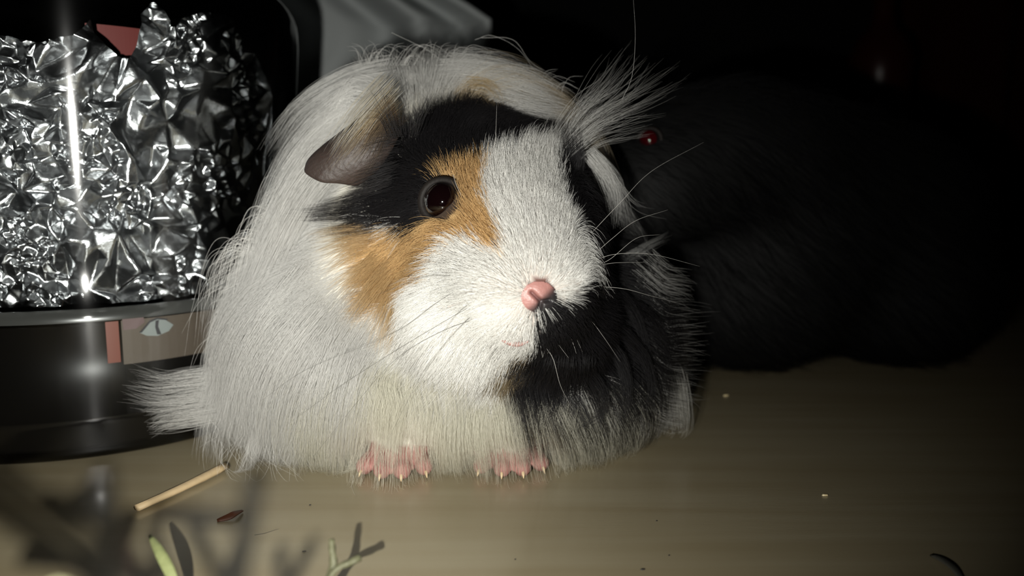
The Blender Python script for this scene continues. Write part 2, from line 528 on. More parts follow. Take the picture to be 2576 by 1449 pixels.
def grad(p, f=sdf, e=4e-4):
    k = np.array([[1, -1, -1], [-1, -1, 1], [-1, 1, -1], [1, 1, 1]], float)
    g = sum(k[i] * f(p + k[i] * e)[..., None] for i in range(4))
    return g / (np.linalg.norm(g, axis=-1, keepdims=True) + 1e-12)

def surface_nets(f, lo, hi, h):
    lo, hi = np.array(lo), np.array(hi); n = np.ceil((hi - lo) / h).astype(int) + 1
    ax = [lo[i] + h * np.arange(n[i]) for i in range(3)]
    V = np.empty(n, np.float32)
    for i in range(n[0]):
        g = np.stack(np.meshgrid(ax[0][i:i + 1], ax[1], ax[2], indexing='ij'), -1)
        V[i] = f(g)[0]
    ins = V < 0
    c = np.zeros(n - 1, int)
    for dx in (0, 1):
        for dy in (0, 1):
            for dz in (0, 1):
                c += ins[dx:n[0] - 1 + dx, dy:n[1] - 1 + dy, dz:n[2] - 1 + dz]
    act = (c > 0) & (c < 8)
    idx = -np.ones(n - 1, int); ii = np.argwhere(act); idx[act] = np.arange(len(ii))
    verts = lo + (ii + 0.5) * h
    for _ in range(5):
        d = f(verts); g = grad(verts, f, h * .3); verts = verts - g * np.clip(d, -h, h)[:, None] * 0.9
    faces = []
    for a in range(3):
        b, e = (a + 1) % 3, (a + 2) % 3
        s0 = [slice(None)] * 3; s1 = [slice(None)] * 3
        s0[a] = slice(0, -1); s1[a] = slice(1, None)
        A, B = ins[tuple(s0)], ins[tuple(s1)]
        for flip, m in ((False, A & ~B), (True, ~A & B)):
            q = np.argwhere(m)
            q = q[(q[:, b] > 0) & (q[:, e] > 0) & (q[:, b] < n[b] - 1) & (q[:, e] < n[e] - 1)]
            def at(db, de):
                r = q.copy(); r[:, b] -= db; r[:, e] -= de
                return idx[r[:, 0], r[:, 1], r[:, 2]]
            quad = np.stack([at(1, 1), at(0, 1), at(0, 0), at(1, 0)], 1)
            if flip: quad = quad[:, ::-1]
            faces.append(quad)
    F = np.vstack(faces); F = F[(F >= 0).all(1)]
    return verts, F

def np_mesh(name, V, F, mat, parent=None):
    me = bpy.data.meshes.new(name)
    me.vertices.add(len(V)); me.vertices.foreach_set('co', V.astype(np.float32).ravel())
    me.loops.add(F.size); me.loops.foreach_set('vertex_index', F.astype(np.int32).ravel())
    me.polygons.add(len(F)); me.polygons.foreach_set('loop_start', np.arange(0, F.size, F.shape[1], dtype=np.int32))
    me.polygons.foreach_set('loop_total', np.full(len(F), F.shape[1], np.int32))
    me.update(calc_edges=True); me.validate()
    me.polygons.foreach_set('use_smooth', np.ones(len(me.polygons), bool))
    return link(name, me, parent, mat)

V, F = surface_nets(sdf_full, (-.10, .165, -.003), (.075, .415, .128), .0014)

def raycast(px, py, f=sdf, d0=.15, far=.5):
    px, py = np.atleast_1d(px).astype(float), np.atleast_1d(py).astype(float)
    ray = np.stack([P(x, y, 1.0) - CAMP for x, y in zip(px, py)]); ln = np.linalg.norm(ray, axis=1)
    t = np.full(len(px), d0)
    for _ in range(90):
        t = t + f(CAMP + ray * t[:, None]) / ln * .8
    hit = (np.abs(f(CAMP + ray * np.minimum(t, 2)[:, None])) < 5e-4) & (t < far)
    return CAMP + ray * np.minimum(t, far)[:, None], hit, t

# coat pattern -------------------------------------------------------------
WHITE, CREAM, ORANGE, DKOR, BLACK, TAN = (.80, .79, .755), (.83, .80, .66), (.61, .40, .185), (.30, .16, .06), (.012, .011, .012), (.42, .31, .16)
PINK = (.345, .165, .145)
H_BLACK = [[(1110, 575), (1060, 565), (1100, 450), (1120, 430), (1165, 425), (1225, 408), (1300, 388), (1418, 352), (1470, 200), (1300, 150), (1000, 180), (860, 330), (820, 460), (860, 520), (930, 545)],
           [(1418, 350), (1402, 420), (1406, 470), (1430, 540), (1460, 620), (1490, 690), (1440, 745), (1405, 770), (1385, 790), (1350, 850), (1335, 880), (1400, 960), (1700, 900), (1700, 250), (1450, 280)],
           [(1375, 752), (1352, 772), (1345, 800), (1348, 850), (1325, 885), (1290, 975), (1420, 1000), (1420, 760)]]
H_ORANGE = [[(1100, 452), (1122, 434), (1170, 426), (1222, 412), (1224, 440), (1216, 480), (1234, 540), (1270, 600), (1264, 648), (1210, 615), (1140, 605), (1098, 650), (1088, 695), (1020, 740), (975, 790), (935, 745), (895, 650), (925, 578), (1000, 566), (1060, 572), (1112, 566), (1160, 545), (1166, 480), (1142, 450)]]
def poly_any(x, y, polys):
    r = np.zeros(x.shape, bool)
    for q in polys: r |= in_poly(x, y, q)
    return r
def coat_colour(p, head, rng, jit=1.0):
    """coat colour of hair roots at p; head: root sits on the head"""
    x, y, d = proj(p)
    x = x + rng.normal(0, 7 * jit, x.shape); y = y + rng.normal(0, 7 * jit, y.shape)
    c = np.empty(p.shape); c[:] = WHITE
    # body: cream chest, black neck patch on the animal's left, a fawn spot on the crown
    b = ~head
    ch = b & (y > 860) & (x > 780) & (x < 1640) & (d < .262)
    c[ch] = CREAM
    bl = b & in_poly(x, y, [(1238, 935), (1285, 880), (1330, 850), (1420, 700), (1440, 450), (1530, 470), (1590, 640), (1640, 740), (1650, 830), (1600, 900), (1540, 960), (1450, 990), (1360, 985), (1290, 965)]) & (d < .30)
    c[bl] = BLACK
    fawn = b & in_poly(x, y, [(1150, 205), (1250, 190), (1330, 240), (1280, 290), (1130, 290)])
    c[fawn] = (.62, .50, .33)
    tan = b & in_poly(x, y, [(900, 330), (960, 280), (1010, 280), (960, 360), (910, 410)])
    c[tan] = (.62, .53, .36)
    left = b & (x > 1640) & (rng.random(x.shape) < .35)
    c[left] = (.10, .095, .09)
    bk = head & poly_any(x, y, H_BLACK); orr = head & poly_any(x, y, H_ORANGE)
    side = head & (d > .262) & (x > 1380)
    c[side] = BLACK
    c[orr] = ORANGE; c[bk & ~orr] = BLACK
    dk = orr & in_poly(x, y, [(960, 800), (980, 690), (1070, 640), (1100, 600), (1085, 690), (1010, 740)])
    c[dk] = np.array(ORANGE) * .8
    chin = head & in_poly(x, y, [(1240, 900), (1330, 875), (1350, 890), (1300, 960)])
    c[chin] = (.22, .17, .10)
    ring = head & (np.linalg.norm(p - EYE0, axis=1) < .0125) & (c.min(1) > .5)
    c[ring] = ORANGE
    c[ring & (x < 1095) & (y < 570)] = BLACK
    # stray dark hairs through the fawn
    st = orr & (rng.random(x.shape) < .12); c[st] = DKOR
    st = orr & (rng.random(x.shape) < .06); c[st] = BLACK
    return c

_e0, _, _ = raycast([1108], [500], sdf); EYE0 = _e0[0]
is_head = lambda p: sdf_head(p) < sdf_body(p) + .001
pig = np_mesh('guinea_pig', V, F, M['skin'])
hm = is_head(V)
vc = coat_colour(V, hm, np.random.default_rng(1), .3)
toe_d = np.min([capsule(V, a, b, r) for a, b, r in TOE_SEG], axis=0)
paw_zone = (toe_d < .0022) & (V[:, 1] < .25)
vc[paw_zone] = PINK
nosed = np.linalg.norm(V - HL(.0005, .0005, .0015), axis=1)
vc[nosed < .0036] = (.12, .06, .05)
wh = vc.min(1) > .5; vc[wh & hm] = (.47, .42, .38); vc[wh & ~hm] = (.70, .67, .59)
vc[np.linalg.norm(V - EYE0, axis=1) < .0085] = (.05, .034, .024)
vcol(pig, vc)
tag(pig, 'long-haired white, black and orange guinea pig facing the camera', 'guinea pig')

# hair flow: each arrow gives direction on the skin, length and lift
def arrows(spec, f):
    a = np.array(spec, float)
    p0, h0, t0 = raycast(a[:, 0], a[:, 1], f)
    p1, h1, t1 = raycast(a[:, 2], a[:, 3], f)
    for i in range(len(a)):
        if not h0[i]:
            p0[i] = P(a[i, 0], a[i, 1], .25)
        if not h1[i] or abs(t1[i] - t0[i]) > .03:
            p1[i] = P(a[i, 2], a[i, 3], (p0[i] - CAMP) @ np.array([0, CS, -SN]) + .004)
    v = p1 - p0; v /= np.linalg.norm(v, axis=1)[:, None]
    return p0, v, a[:, 4] * .001, a[:, 5]
HEAD_ARROWS = arrows([
    # x0, y0, x1, y1, length mm, lift
    (1390, 690, 1400, 600, 4.5, .45), (1340, 660, 1320, 570, 4.5, .40), (1430, 690, 1460, 640, 4.5, .45), (1290, 690, 1240, 640, 5.0, .35),
    (1380, 560, 1370, 460, 6.5, .42), (1310, 540, 1285, 450, 6.5, .42), (1420, 520, 1415, 430, 6.5, .45), (1300, 440, 1285, 350, 8.5, .55),
    (1380, 410, 1385, 320, 10., .6), (1330, 390, 1325, 320, 12., .72), (1270, 410, 1262, 340, 11., .7), (1400, 370, 1420, 300, 13., .7), (1235, 580, 1195, 510, 6.5, .35), (1200, 600, 1150, 550, 6.0, .35),
    (1180, 450, 1175, 380, 6.0, .5), (1130, 425, 1120, 370, 6.0, .5), (1215, 410, 1225, 350, 8.0, .5),
    (1200, 660, 1120, 635, 7.0, .32), (1150, 720, 1060, 715, 8.0, .32), (1250, 760, 1170, 775, 6.0, .30), (1300, 800, 1240, 820, 5.0, .3), (1180, 800, 1100, 835, 8.0, .32),
    (1080, 760, 1000, 800, 10., .34), (1070, 690, 985, 690, 10., .34), (1050, 840, 990, 910, 18., .36), (1140, 870, 1090, 950, 18., .36), (1230, 870, 1190, 930, 14.0, .34), (1330, 830, 1330, 880, 5.0, .5),
    (1370, 800, 1385, 850, 4.5, .5), (1400, 760, 1450, 790, 4.5, .45),
    (1040, 470, 960, 455, 10., .22), (1010, 420, 940, 370, 10., .25), (960, 480, 870, 495, 13., .2), (900, 510, 800, 530, 17., .16), (1030, 540, 950, 560, 12., .22), (1060, 580, 980, 610, 12., .25),
    (980, 570, 880, 585, 15., .2), (1020, 630, 950, 680, 15., .28), (960, 650, 890, 720, 18., .26), (980, 720, 930, 810, 20., .28), (920, 620, 830, 660, 18., .22),
    (1040, 370, 1000, 280, 11., .32), (1080, 330, 1060, 250, 12., .35), (1130, 340, 1150, 270, 10., .28), (1200, 320, 1260, 280, 10., .25), (1300, 320, 1370, 285, 10., .3),
    (1470, 500, 1500, 580, 12., .2), (1480, 620, 1530, 720, 14., .2), (1450, 800, 1500, 900, 14., .25), (1450, 420, 1470, 340, 12., .3),
], sdf_head)
BODY_ARROWS = arrows([
    (1050, 190, 1040, 110, 16, .65), (970, 190, 930, 120, 20, .55), (1130, 200, 1160, 150, 18, .45), (1200, 210, 1330, 230, 30, .28), (1320, 250, 1440, 280, 30, .22), (1250, 180, 1370, 195, 30, .3),
    (900, 240, 770, 280, 34, .34), (850, 320, 720, 400, 38, .3), (780, 400, 680, 520, 40, .26), (720, 480, 640, 620, 42, .26), (820, 480, 700, 540, 36, .24), (760, 560, 650, 660, 40, .24),
    (700, 650, 600, 790, 42, .24), (640, 700, 560, 860, 42, .26), (800, 640, 700, 730, 38, .22), (780, 740, 690, 860, 38, .22), (680, 820, 610, 960, 40, .24), (620, 880, 560, 1040, 38, .24),
    (760, 880, 700, 1020, 34, .22), (860, 820, 820, 930, 28, .2), (700, 1000, 660, 1130, 28, .24), (620, 1040, 580, 1170, 26, .24), (800, 1000, 780, 1140, 26, .22), (860, 960, 840, 1090, 24, .22),
    (780, 1120, 780, 1190, 16, .3), (860, 1120, 880, 1190, 14, .3), (940, 900, 920, 1020, 22, .25), (950, 1040, 950, 1140, 18, .32), (1050, 980, 1045, 1090, 17, .34), (1150, 960, 1160, 1070, 17, .34),
    (1080, 1090, 1080, 1150, 8, .4), (1180, 1090, 1190, 1150, 8, .4), (1000, 1120, 1000, 1170, 6, .4), (1290, 1110, 1295, 1160, 6, .4), (1270, 1050, 1285, 1130, 14, .35), (1380, 1060, 1400, 1120, 14, .35), (1300, 930, 1310, 1010, 14, .34), (1400, 920, 1430, 1010, 18, .3),
    (1480, 1040, 1500, 1110, 18, .3), (1560, 1000, 1600, 1090, 22, .3), (1500, 880, 1560, 970, 26, .28), (1580, 820, 1650, 900, 28, .3), (1620, 900, 1720, 950, 28, .4), (1640, 760, 1750, 790, 26, .45),
    (1600, 640, 1690, 680, 24, .4), (1560, 520, 1620, 620, 26, .28), (1530, 420, 1570, 540, 26, .25), (1480, 330, 1560, 420, 26, .25), (1560, 720, 1640, 790, 26, .34),
], sdf_body)

def field(p, A):
    p0, v, ln, lf = A
    d2 = ((p[:, None] - p0[None]) ** 2).sum(-1)
    w = 1 / (d2 + (.006) ** 2) ** 2
    w /= w.sum(1, keepdims=True)
    return w @ v, w @ ln, w @ lf

def sample_surface(n, V, F, rng, keep=None):
    T = np.vstack([F[:, [0, 1, 2]], F[:, [0, 2, 3]]])
    a, b, c = V[T[:, 0]], V[T[:, 1]], V[T[:, 2]]
    w = np.linalg.norm(np.cross(b - a, c - a), axis=1)
    if keep is not None: w = w * keep((a + b + c) / 3)
    t = rng.choice(len(T), n, p=w / w.sum())
    u, v = rng.random(n), rng.random(n); s = u + v > 1; u[s], v[s] = 1 - u[s], 1 - v[s]
    return a[t] + (b - a)[t] * u[:, None] + (c - a)[t] * v[:, None]

def clump(S, m, amount, rng, power=1.4):
    """gather strands towards the nearest of m leading strands"""
    N, K, _ = S.shape
    lead = rng.choice(N, m, replace=False)
    kd = kdtree.KDTree(m)
    for i, j in enumerate(lead): kd.insert(S[j, 0], i)
    kd.balance()
    near = np.array([kd.find(r)[1] for r in S[:, 0]])
    L = S[lead][near]
    t = (np.linspace(0, 1, K) ** power)[None, :, None]
    w = t * (amount * rng.uniform(.3, 1.0, N))[:, None, None]
    return S + (L - S) * w

def jar_clear(p, marg=.0012):
    q = p[:, :2] - np.array([JX, JY]); r = np.linalg.norm(q, axis=1)
    rr = np.maximum(r, wall_r(p[:, 2]) + .0006 + marg); low = p[:, 2] < JH
    out = p.copy(); out[low, :2] = np.array([JX, JY]) + (q / r[:, None] * rr[:, None])[low]
    out[:, 2] = np.maximum(out[:, 2], .0006)
    return out

def grow(roots, A, f, K, rng, gravity, layer, lscale=1.0, noise=.18, follow=True):
    """comb strands over the form: follow the flow, lie in a random layer of the coat, sag at the end"""
    n = grad(roots, sdf)
    v, ln, lf = field(roots, A)
    N = len(roots); ln = ln * lscale * rng.uniform(.65, 1.15, N)
    p = roots - n * .0006; S = [p]
    lay = rng.random(N) ** 1.2 * layer
    wob = rng.normal(0, noise, (N, 3))
    for k in range(1, K):
        t = k / (K - 1)
        if k > 1:
            n = grad(p, sdf)
            if follow: v = field(p, A)[0]
        tv = v - n * (v * n).sum(1, keepdims=True)
        tv /= np.linalg.norm(tv, axis=1, keepdims=True) + 1e-9
        d = tv + n * (lf * (1.25 - 1.1 * t) * (1 + .5 * wob[:, 0]))[:, None] + wob + np.array([0, 0, -gravity * t])
        d /= np.linalg.norm(d, axis=1, keepdims=True)
        p = p + d * (ln / (K - 1))[:, None]
        h = f(p); tgt = .0006 + np.minimum(lay * min(1, t * 2.2), ln * .5)
        push = np.clip(tgt - h, 0, .004)
        p = jar_clear(p + n * push[:, None])
        S.append(p)
    return np.stack(S, 1)

_e, _, _ = raycast([1108], [500], sdf)
EYE = _e[0] - grad(_e)[0] * .0012
eye_dir = LT * .42 + FW * .90 + UPV * .10
FACE = [(1000, 300), (1130, 262), (1300, 292), (1440, 300), (1480, 420), (1500, 600), (1440, 800), (1340, 880), (1200, 900), (1060, 880), (990, 790), (930, 700), (850, 600), (840, 530), (880, 470), (960, 380)]
def head_keep(c):
    k = (sdf_head(c) < sdf_body(c) + .004).astype(float)
    k *= np.linalg.norm(c - EYE, axis=1) > .0060
    k *= np.linalg.norm(c - HL(.0005, .0008, .0012), axis=1) > .0031
    k *= (c[:, 1] < .275)
    return k * np.where(c[:, 1] > .255, .4, 1)
def body_keep(c):
    k = (sdf_body(c) < sdf_head(c) + .004).astype(float)
    td = np.min([capsule(c, a, b, r) for a, b, r in TOE_SEG], axis=0)
    k *= (td > .0022) & (c[:, 2] > .003)
    return k * np.where(c[:, 1] > .32, .14, np.where(c[:, 1] > .285, .55, 1)) * np.where((c[:, 1] < .255) & (c[:, 2] < .055), 1.5, 1)

def clear_of(S, tests):
    keep = np.ones(len(S), bool)
    for c, r in tests: keep &= (np.linalg.norm(S - c, axis=2) > r).all(1)
    return keep

def vary(c, rng, s=.10):
    return np.clip(c * (1 + rng.normal(0, s, (len(c), 1))), .004, .93)

r1 = np.random.default_rng(11)
roots = sample_surface(62000, V, F, r1, head_keep)
S = grow(roots, HEAD_ARROWS, sdf, 7, r1, .12, .0016, noise=.16)
S = clump(S, 9000, .55, r1)
ok_ = clear_of(S, [(EYE, .0062), (EYE + eye_dir * .003, .0055), (EYE + eye_dir * .007, .0046)]); S, roots = S[ok_], roots[ok_]
hc_ = vary(coat_colour(roots, np.ones(len(roots), bool), r1) * 1.0, r1)
hair_obj('head_fur', S, r1.uniform(.000030, .000048, len(roots)), hc_, M['fur'], pig)

r2 = np.random.default_rng(12)
roots = sample_surface(98000, V, F, r2, body_keep)
S = grow(roots, BODY_ARROWS, sdf, 11, r2, .14, .0120, lscale=1.55, noise=.05)
S = clump(S, 6500, .5, r2)
S = clump(S, 650, .45, r2, 2.0)
ok_ = clear_of(S, [(b_ + np.array([0, -.002, .001]), .0053) for a_, b_, r_ in TOE_SEG]); S, roots = S[ok_], roots[ok_]
# the mane parts round the head: no long body hair may fall across the face
hd = sdf_head(S.reshape(-1, 3)).reshape(S.shape[:2]).min(1); px_, py_, dd_ = proj(S.reshape(-1, 3)); px_, py_ = px_.reshape(S.shape[:2]), py_.reshape(S.shape[:2])
over = (in_poly(px_, py_, FACE) & (dd_.reshape(S.shape[:2]) < .26)).any(1)
ok_ = ~over; S, roots = S[ok_], roots[ok_]
bc_ = vary(coat_colour(roots, np.zeros(len(roots), bool), r2) * .79, r2, .06)
hair_obj('body_fur', S, r2.uniform(.000022, .000036, len(roots)), bc_, M['soft'], pig)

def surf(guide):
    """guide points given as (px, py) lie on the coat: depth from the form, a few millimetres proud"""
    if len(guide[0]) == 3: return guide
    g = np.array(guide, float); _, hit, t = raycast(g[:, 0], g[:, 1], sdf)
    out, last = [], (t[hit][0] if hit.any() else .25)
    for i in range(len(g)):
        k = i / (len(g) - 1)
        d = t[i] - .0005 - .0075 * min(1, 2 * k) if hit[i] and t[i] < .34 else last + .0005
        if i and d > last + .006: d = last + .006
        out.append((g[i, 0], g[i, 1], d)); last = d
    return out

def lock(guide, n, r0, r1_, rng, K=10, wave=.0006, trunc=.45, stag=.3):
    """a lock of n hairs round a guide polyline of (px, py, depth)"""
    g = spline([P(*q) for q in surf(guide)], K)
    tg = np.gradient(g, axis=0); tg /= np.linalg.norm(tg, axis=1)[:, None]
    a = np.cross(tg, [0, 1, .3]); a /= np.linalg.norm(a, axis=1)[:, None]; b = np.cross(tg, a)
    th = rng.uniform(0, 2 * np.pi, n); rr = np.sqrt(rng.random(n))
    t = np.linspace(0, 1, K)
    rad = r0 + (r1_ - r0) * t ** 1.1
    S = g[None] + (rr * np.cos(th))[:, None, None] * rad[None, :, None] * a[None] + (rr * np.sin(th))[:, None, None] * rad[None, :, None] * b[None]
    ph = rng.uniform(0, 6.28, (n, 1)); S += (wave * np.sin(ph + 5 * t[None]) * t[None])[:, :, None] * a[None]
    # each hair ends at its own length
    cut = rng.uniform(trunc, 1.0, n); beg = rng.uniform(0, stag, n) * cut
    out = np.empty_like(S)
    for k in range(K):
        x = (beg + (cut - beg) * t[k]) * (K - 1); i = np.minimum(x.astype(int), K - 2); fct = (x - i)[:, None]
        out[:, k] = S[np.arange(n), i] * (1 - fct) + S[np.arange(n), i + 1] * fct
    sh = out.shape
    return jar_clear(out.reshape(-1, 3)).reshape(sh)

LOCKS = []   # strands, colours, radius
def add_lock(guide, n, r0, r1_, col, rng, mix=None, rad=.000034, **kw):
    S = lock(guide, n, r0, r1_, rng, **kw)
    c = np.tile(np.array(col, float), (n, 1))
    if mix is not None:
        m = rng.random(n) < mix[1]; c[m] = mix[0]
    LOCKS.append((S, vary(c * .83, rng, .08), np.full(n, rad) * rng.uniform(.7, 1.15, n)))
r3 = np.random.default_rng(13)
# forelock fanning up and out over the brow
_f, _, _t = raycast([1400], [385], sdf); FD = float(_t[0])
for g_, n_ in (([(1405, 385, 0), (1480, 290, .001), (1570, 235, .004), (1640, 130, .008)], 40), ([(1410, 395, 0), (1500, 305, .001), (1600, 265, .004), (1720, 180, .008)], 40),
               ([(1395, 375, 0), (1465, 270, .001), (1530, 215, .004), (1600, 120, .008)], 36), ([(1415, 410, 0), (1500, 345, .000), (1580, 320, .003), (1655, 298, .006)], 40),
               ([(1405, 395, 0), (1490, 320, .000), (1550, 290, .003), (1615, 255, .006)], 70), ([(1390, 375, 0), (1450, 290, .001), (1500, 250, .004), (1560, 205, .007)], 60)):
    add_lock([(a, b, FD + c) for a, b, c in g_], n_, .0034, .0046, WHITE, r3, mix=((.03, .028, .026), .42), trunc=.35, rad=.000034, wave=.0012, stag=.25)
for tx, ty in ((1600, 112), (1640, 135), (1660, 160), (1685, 170), (1720, 178), (1735, 190), (1560, 150), (1625, 225), (1690, 296), (1530, 130)):
    add_lock([(1415, 385, FD), (1415 + (tx - 1415) * .3, 385 + (ty - 385) * .42, FD), (1415 + (tx - 1415) * .68, 385 + (ty - 385) * .72, FD + .003), (tx, ty, FD + .008)], 9, .0030, .0034, (.74, .73, .69), r3, trunc=.75, rad=.000032, wave=.0014, stag=.2)
for x_ in (1425, 1440, 1455):
    add_lock([(x_, 430, FD - .001), (x_ + 2, 390, FD - .002), (x_ - 2, 350, FD - .002), (x_, 300, FD)], 90, .0018, .0022, BLACK, r3, trunc=.4)
# white lock hanging at the animal's left of the head
add_lock([(1478, 380, .232), (1520, 430, .234), (1548, 490, .236), (1556, 575, .238)], 300, .0024, .0034, WHITE, r3, trunc=.2, wave=.0014)
add_lock([(1490, 390, .234), (1550, 460, .238), (1600, 520, .242), (1680, 540, .246)], 14, .001, .003, WHITE, r3)
# mane sweeping right over the crown
for g_, n_, ra, rb in (([(1120, 170, .252), (1220, 178, .248), (1330, 205, .243), (1430, 255, .237)], 420, .0050, .0030), ([(1160, 200, .249), (1260, 215, .244), (1350, 245, .239), (1445, 280, .233)], 480, .0050, .0024),
                       ([(1180, 235, .246), (1260, 250, .241), (1350, 272, .236), (1440, 288, .230)], 360, .0038, .0020), ([(1100, 190, .250), (1190, 185, .247), (1280, 200, .243), (1390, 225, .238)], 300, .0050, .0050)):
    add_lock(g_, n_, ra, rb, WHITE, r3, trunc=.4, wave=.0014, mix=((.30, .29, .27), .12))
add_lock([(1170, 225, .2450), (1215, 228, .242), (1240, 250, .239), (1262, 296, .236)], 160, .0040, .0034, (.50, .34, .15), r3, wave=.001)
# crown tuft standing up
for x_, t_, n_ in ((960, 925, 160), (1000, 985, 200), (1045, 1040, 220), (1090, 1100, 200), (1130, 1160, 150)):
    add_lock([(x_, 225, .250), ((x_ + t_) / 2, 190, .250), (t_, 160, .251), (t_ + (t_ - x_) * .6, 118, .252)], n_, .0042, .0046, WHITE, r3, trunc=.35, wave=.0012)
# long coat of the animal's right side, parted along the back and hanging to the table
for g_, n_ in (([(1000, 190, .250), (880, 215, .247), (760, 290, .245), (680, 400, .244)], 420), ([(960, 230, .246), (850, 290, .242), (730, 420, .241), (640, 620, .241)], 520), ([(930, 280, .243), (800, 380, .239), (690, 560, .238), (600, 780, .237)], 520),
               ([(880, 350, .240), (770, 470, .236), (670, 660, .234), (575, 900, .233)], 520), ([(840, 520), (730, 600), (640, 780), (555, 990)], 520), ([(800, 600), (700, 700), (610, 880), (540, 1090)], 520), ([(790, 680), (700, 800), (620, 960), (570, 1150)], 480),
               ([(830, 760), (740, 880), (680, 1020), (640, 1180)], 420), ([(880, 840), (800, 960), (750, 1080), (715, 1185)], 380), ([(920, 900), (870, 1000), (840, 1100), (830, 1190)], 340),
               ([(760, 540), (660, 640), (590, 780), (520, 960)], 380), ([(690, 760), (600, 890), (545, 1020), (520, 1160)], 380), ([(640, 900), (580, 1000), (550, 1090), (540, 1190)], 260)):
    add_lock(g_, n_, .0065, .0042, WHITE, r3, trunc=.45, wave=.0010)
for g_ in ([(690, 960), (660, 1050), (625, 1140), (590, 1225)], [(700, 1000), (665, 1080), (640, 1150), (610, 1215)]):
    add_lock(g_, 90, .0012, .0010, WHITE, r3, trunc=.6)
add_lock([(745, 1080), (752, 1150), (800, 1192), (880, 1200)], 420, .0050, .0022, WHITE, r3, trunc=.5)
add_lock([(790, 1090), (800, 1150), (840, 1185), (900, 1195)], 300, .0040, .0020, WHITE, r3, trunc=.5)
# pale chest hair over the breast
for x_ in range(930, 1560, 45):
    y_ = 930 if x_ < 1180 else 1020
    add_lock([(x_, y_), (x_ - 5, y_ + 45), (x_, y_ + 85), (x_ + 8, max(1110, y_ + 120))], 240 if x_ < 1180 else 170, .0050, .0040, CREAM, r3, trunc=.35)
# black bib below the chin, and the pale skirt to its right
for x0, x1, y1 in ((1310, 1275, 960), (1330, 1290, 990), (1370, 1340, 1005), (1410, 1400, 1010), (1460, 1465, 1000)):
    add_lock([(x0, 880), (x0 * .7 + x1 * .3, 915), (x0 * .3 + x1 * .7, 955), (x1, y1)], 130, .0045, .0030, BLACK, r3, trunc=.4, stag=.7, wave=.0012)
for x_ in range(1470, 1690, 36):
    add_lock([(x_, 985 - (x_ - 1470) * .35), (x_ + 18, 1030 - (x_ - 1470) * .2), (x_ + 26, 1072), (x_ + 18, 1118 - (x_ - 1470) * .15)], 130, .0042, .0034, (.78, .76, .69), r3, trunc=.4)
# hair of the rump spread out low to the left
add_lock([(560, 960, .246), (480, 975, .240), (400, 985, .236), (310, 965, .2335)], 420, .0060, .0062, WHITE, r3, trunc=.2, wave=.0014)
add_lock([(560, 1020, .243), (480, 1035, .237), (410, 1045, .233), (360, 1060, .231)], 320, .0050, .0052, WHITE, r3, trunc=.2, wave=.0014)
# white plumes flaring out to the right
for y0, y1, x1 in ((690, 715, 1745), (730, 750, 1740), (790, 800, 1790), (840, 835, 1790), (890, 905, 1780), (930, 950, 1770), (975, 990, 1765), (1010, 1030, 1720), (1040, 1065, 1670)):
    add_lock([(1610, y0 - 40, .240), (1660, y0, .242), (1710, (y0 + y1) / 2, .245), (x1, y1, .250)], 120, .0055, .0042, (.66, .65, .62), r3, trunc=.3, wave=.0014, mix=((.05, .048, .045), .5))
add_lock([(1560, 660, .25), (1600, 640, .252), (1640, 615, .255), (1690, 590, .258)], 70, .0022, .0016, (.5, .5, .48), r3)
# dark wisps falling over the animal's left shoulder
for g_ in ([(1440, 900, .214), (1500, 960, .216), (1520, 1030, .217), (1440, 1085, .217)], [(1490, 830, .218), (1560, 900, .22), (1580, 1000, .221), (1555, 1080, .222)],
           [(1520, 800, .222), (1610, 880, .226), (1640, 970, .228), (1625, 1050, .229)], [(1460, 930, .214), (1490, 990, .216), (1510, 1040, .217), (1505, 1090, .217)],
           [(1540, 740, .226), (1640, 800, .232), (1675, 890, .236), (1680, 990, .238)], [(1500, 700, .224), (1580, 760, .228), (1620, 850, .230), (1640, 960, .232)]):
    add_lock(g_, 90, .0022, .0009, BLACK, r3, trunc=.5)
# spiky black eyebrow tufts above the ear
for tx, ty in ((930, 215), (965, 200), (1040, 190), (1075, 205), (1100, 215), (1015, 215), (915, 280)):
    add_lock([(1015 + (tx - 1000) * .25, 350, .2135), (1008 + (tx - 1000) * .55, 290, .2110), (tx, ty, .2095)], 14, .0020, .0018, BLACK, r3, trunc=.5, rad=.000046)
# black streamers running back over the white cheek
for x0, y0, x1, y1 in ((930, 490, 770, 520), (920, 510, 720, 528), (930, 530, 740, 548), (940, 548, 780, 566), (900, 530, 690, 545), (960, 560, 800, 590)):
    add_lock([(x0, y0), (x0 * .7 + x1 * .3, y0 * .7 + y1 * .3 + 3), (x0 * .35 + x1 * .65, (y0 + y1) / 2 + 8), (x1, y1)], 60, .0024, .0012, BLACK, r3, trunc=.4)
# orange cheek hair hanging down
for x0, y0, x1, y1 in ((1000, 650, 880, 800), (1010, 690, 905, 850), (1000, 720, 935, 890), (960, 640, 850, 760), (930, 610, 800, 690), (1010, 760, 965, 905), (930, 585, 770, 600), (950, 600, 790, 640), (980, 680, 870, 820), (960, 660, 820, 740)):
    add_lock([(x0, y0), ((x0 * 2 + x1) / 3, (y0 * 2 + y1) / 3 - 6), ((x0 + x1 * 2) / 3, (y0 + y1 * 2) / 3 - 6), (x1, y1)], 130, .0028, .0022, ORANGE, r3, trunc=.35, mix=(DKOR, .12))
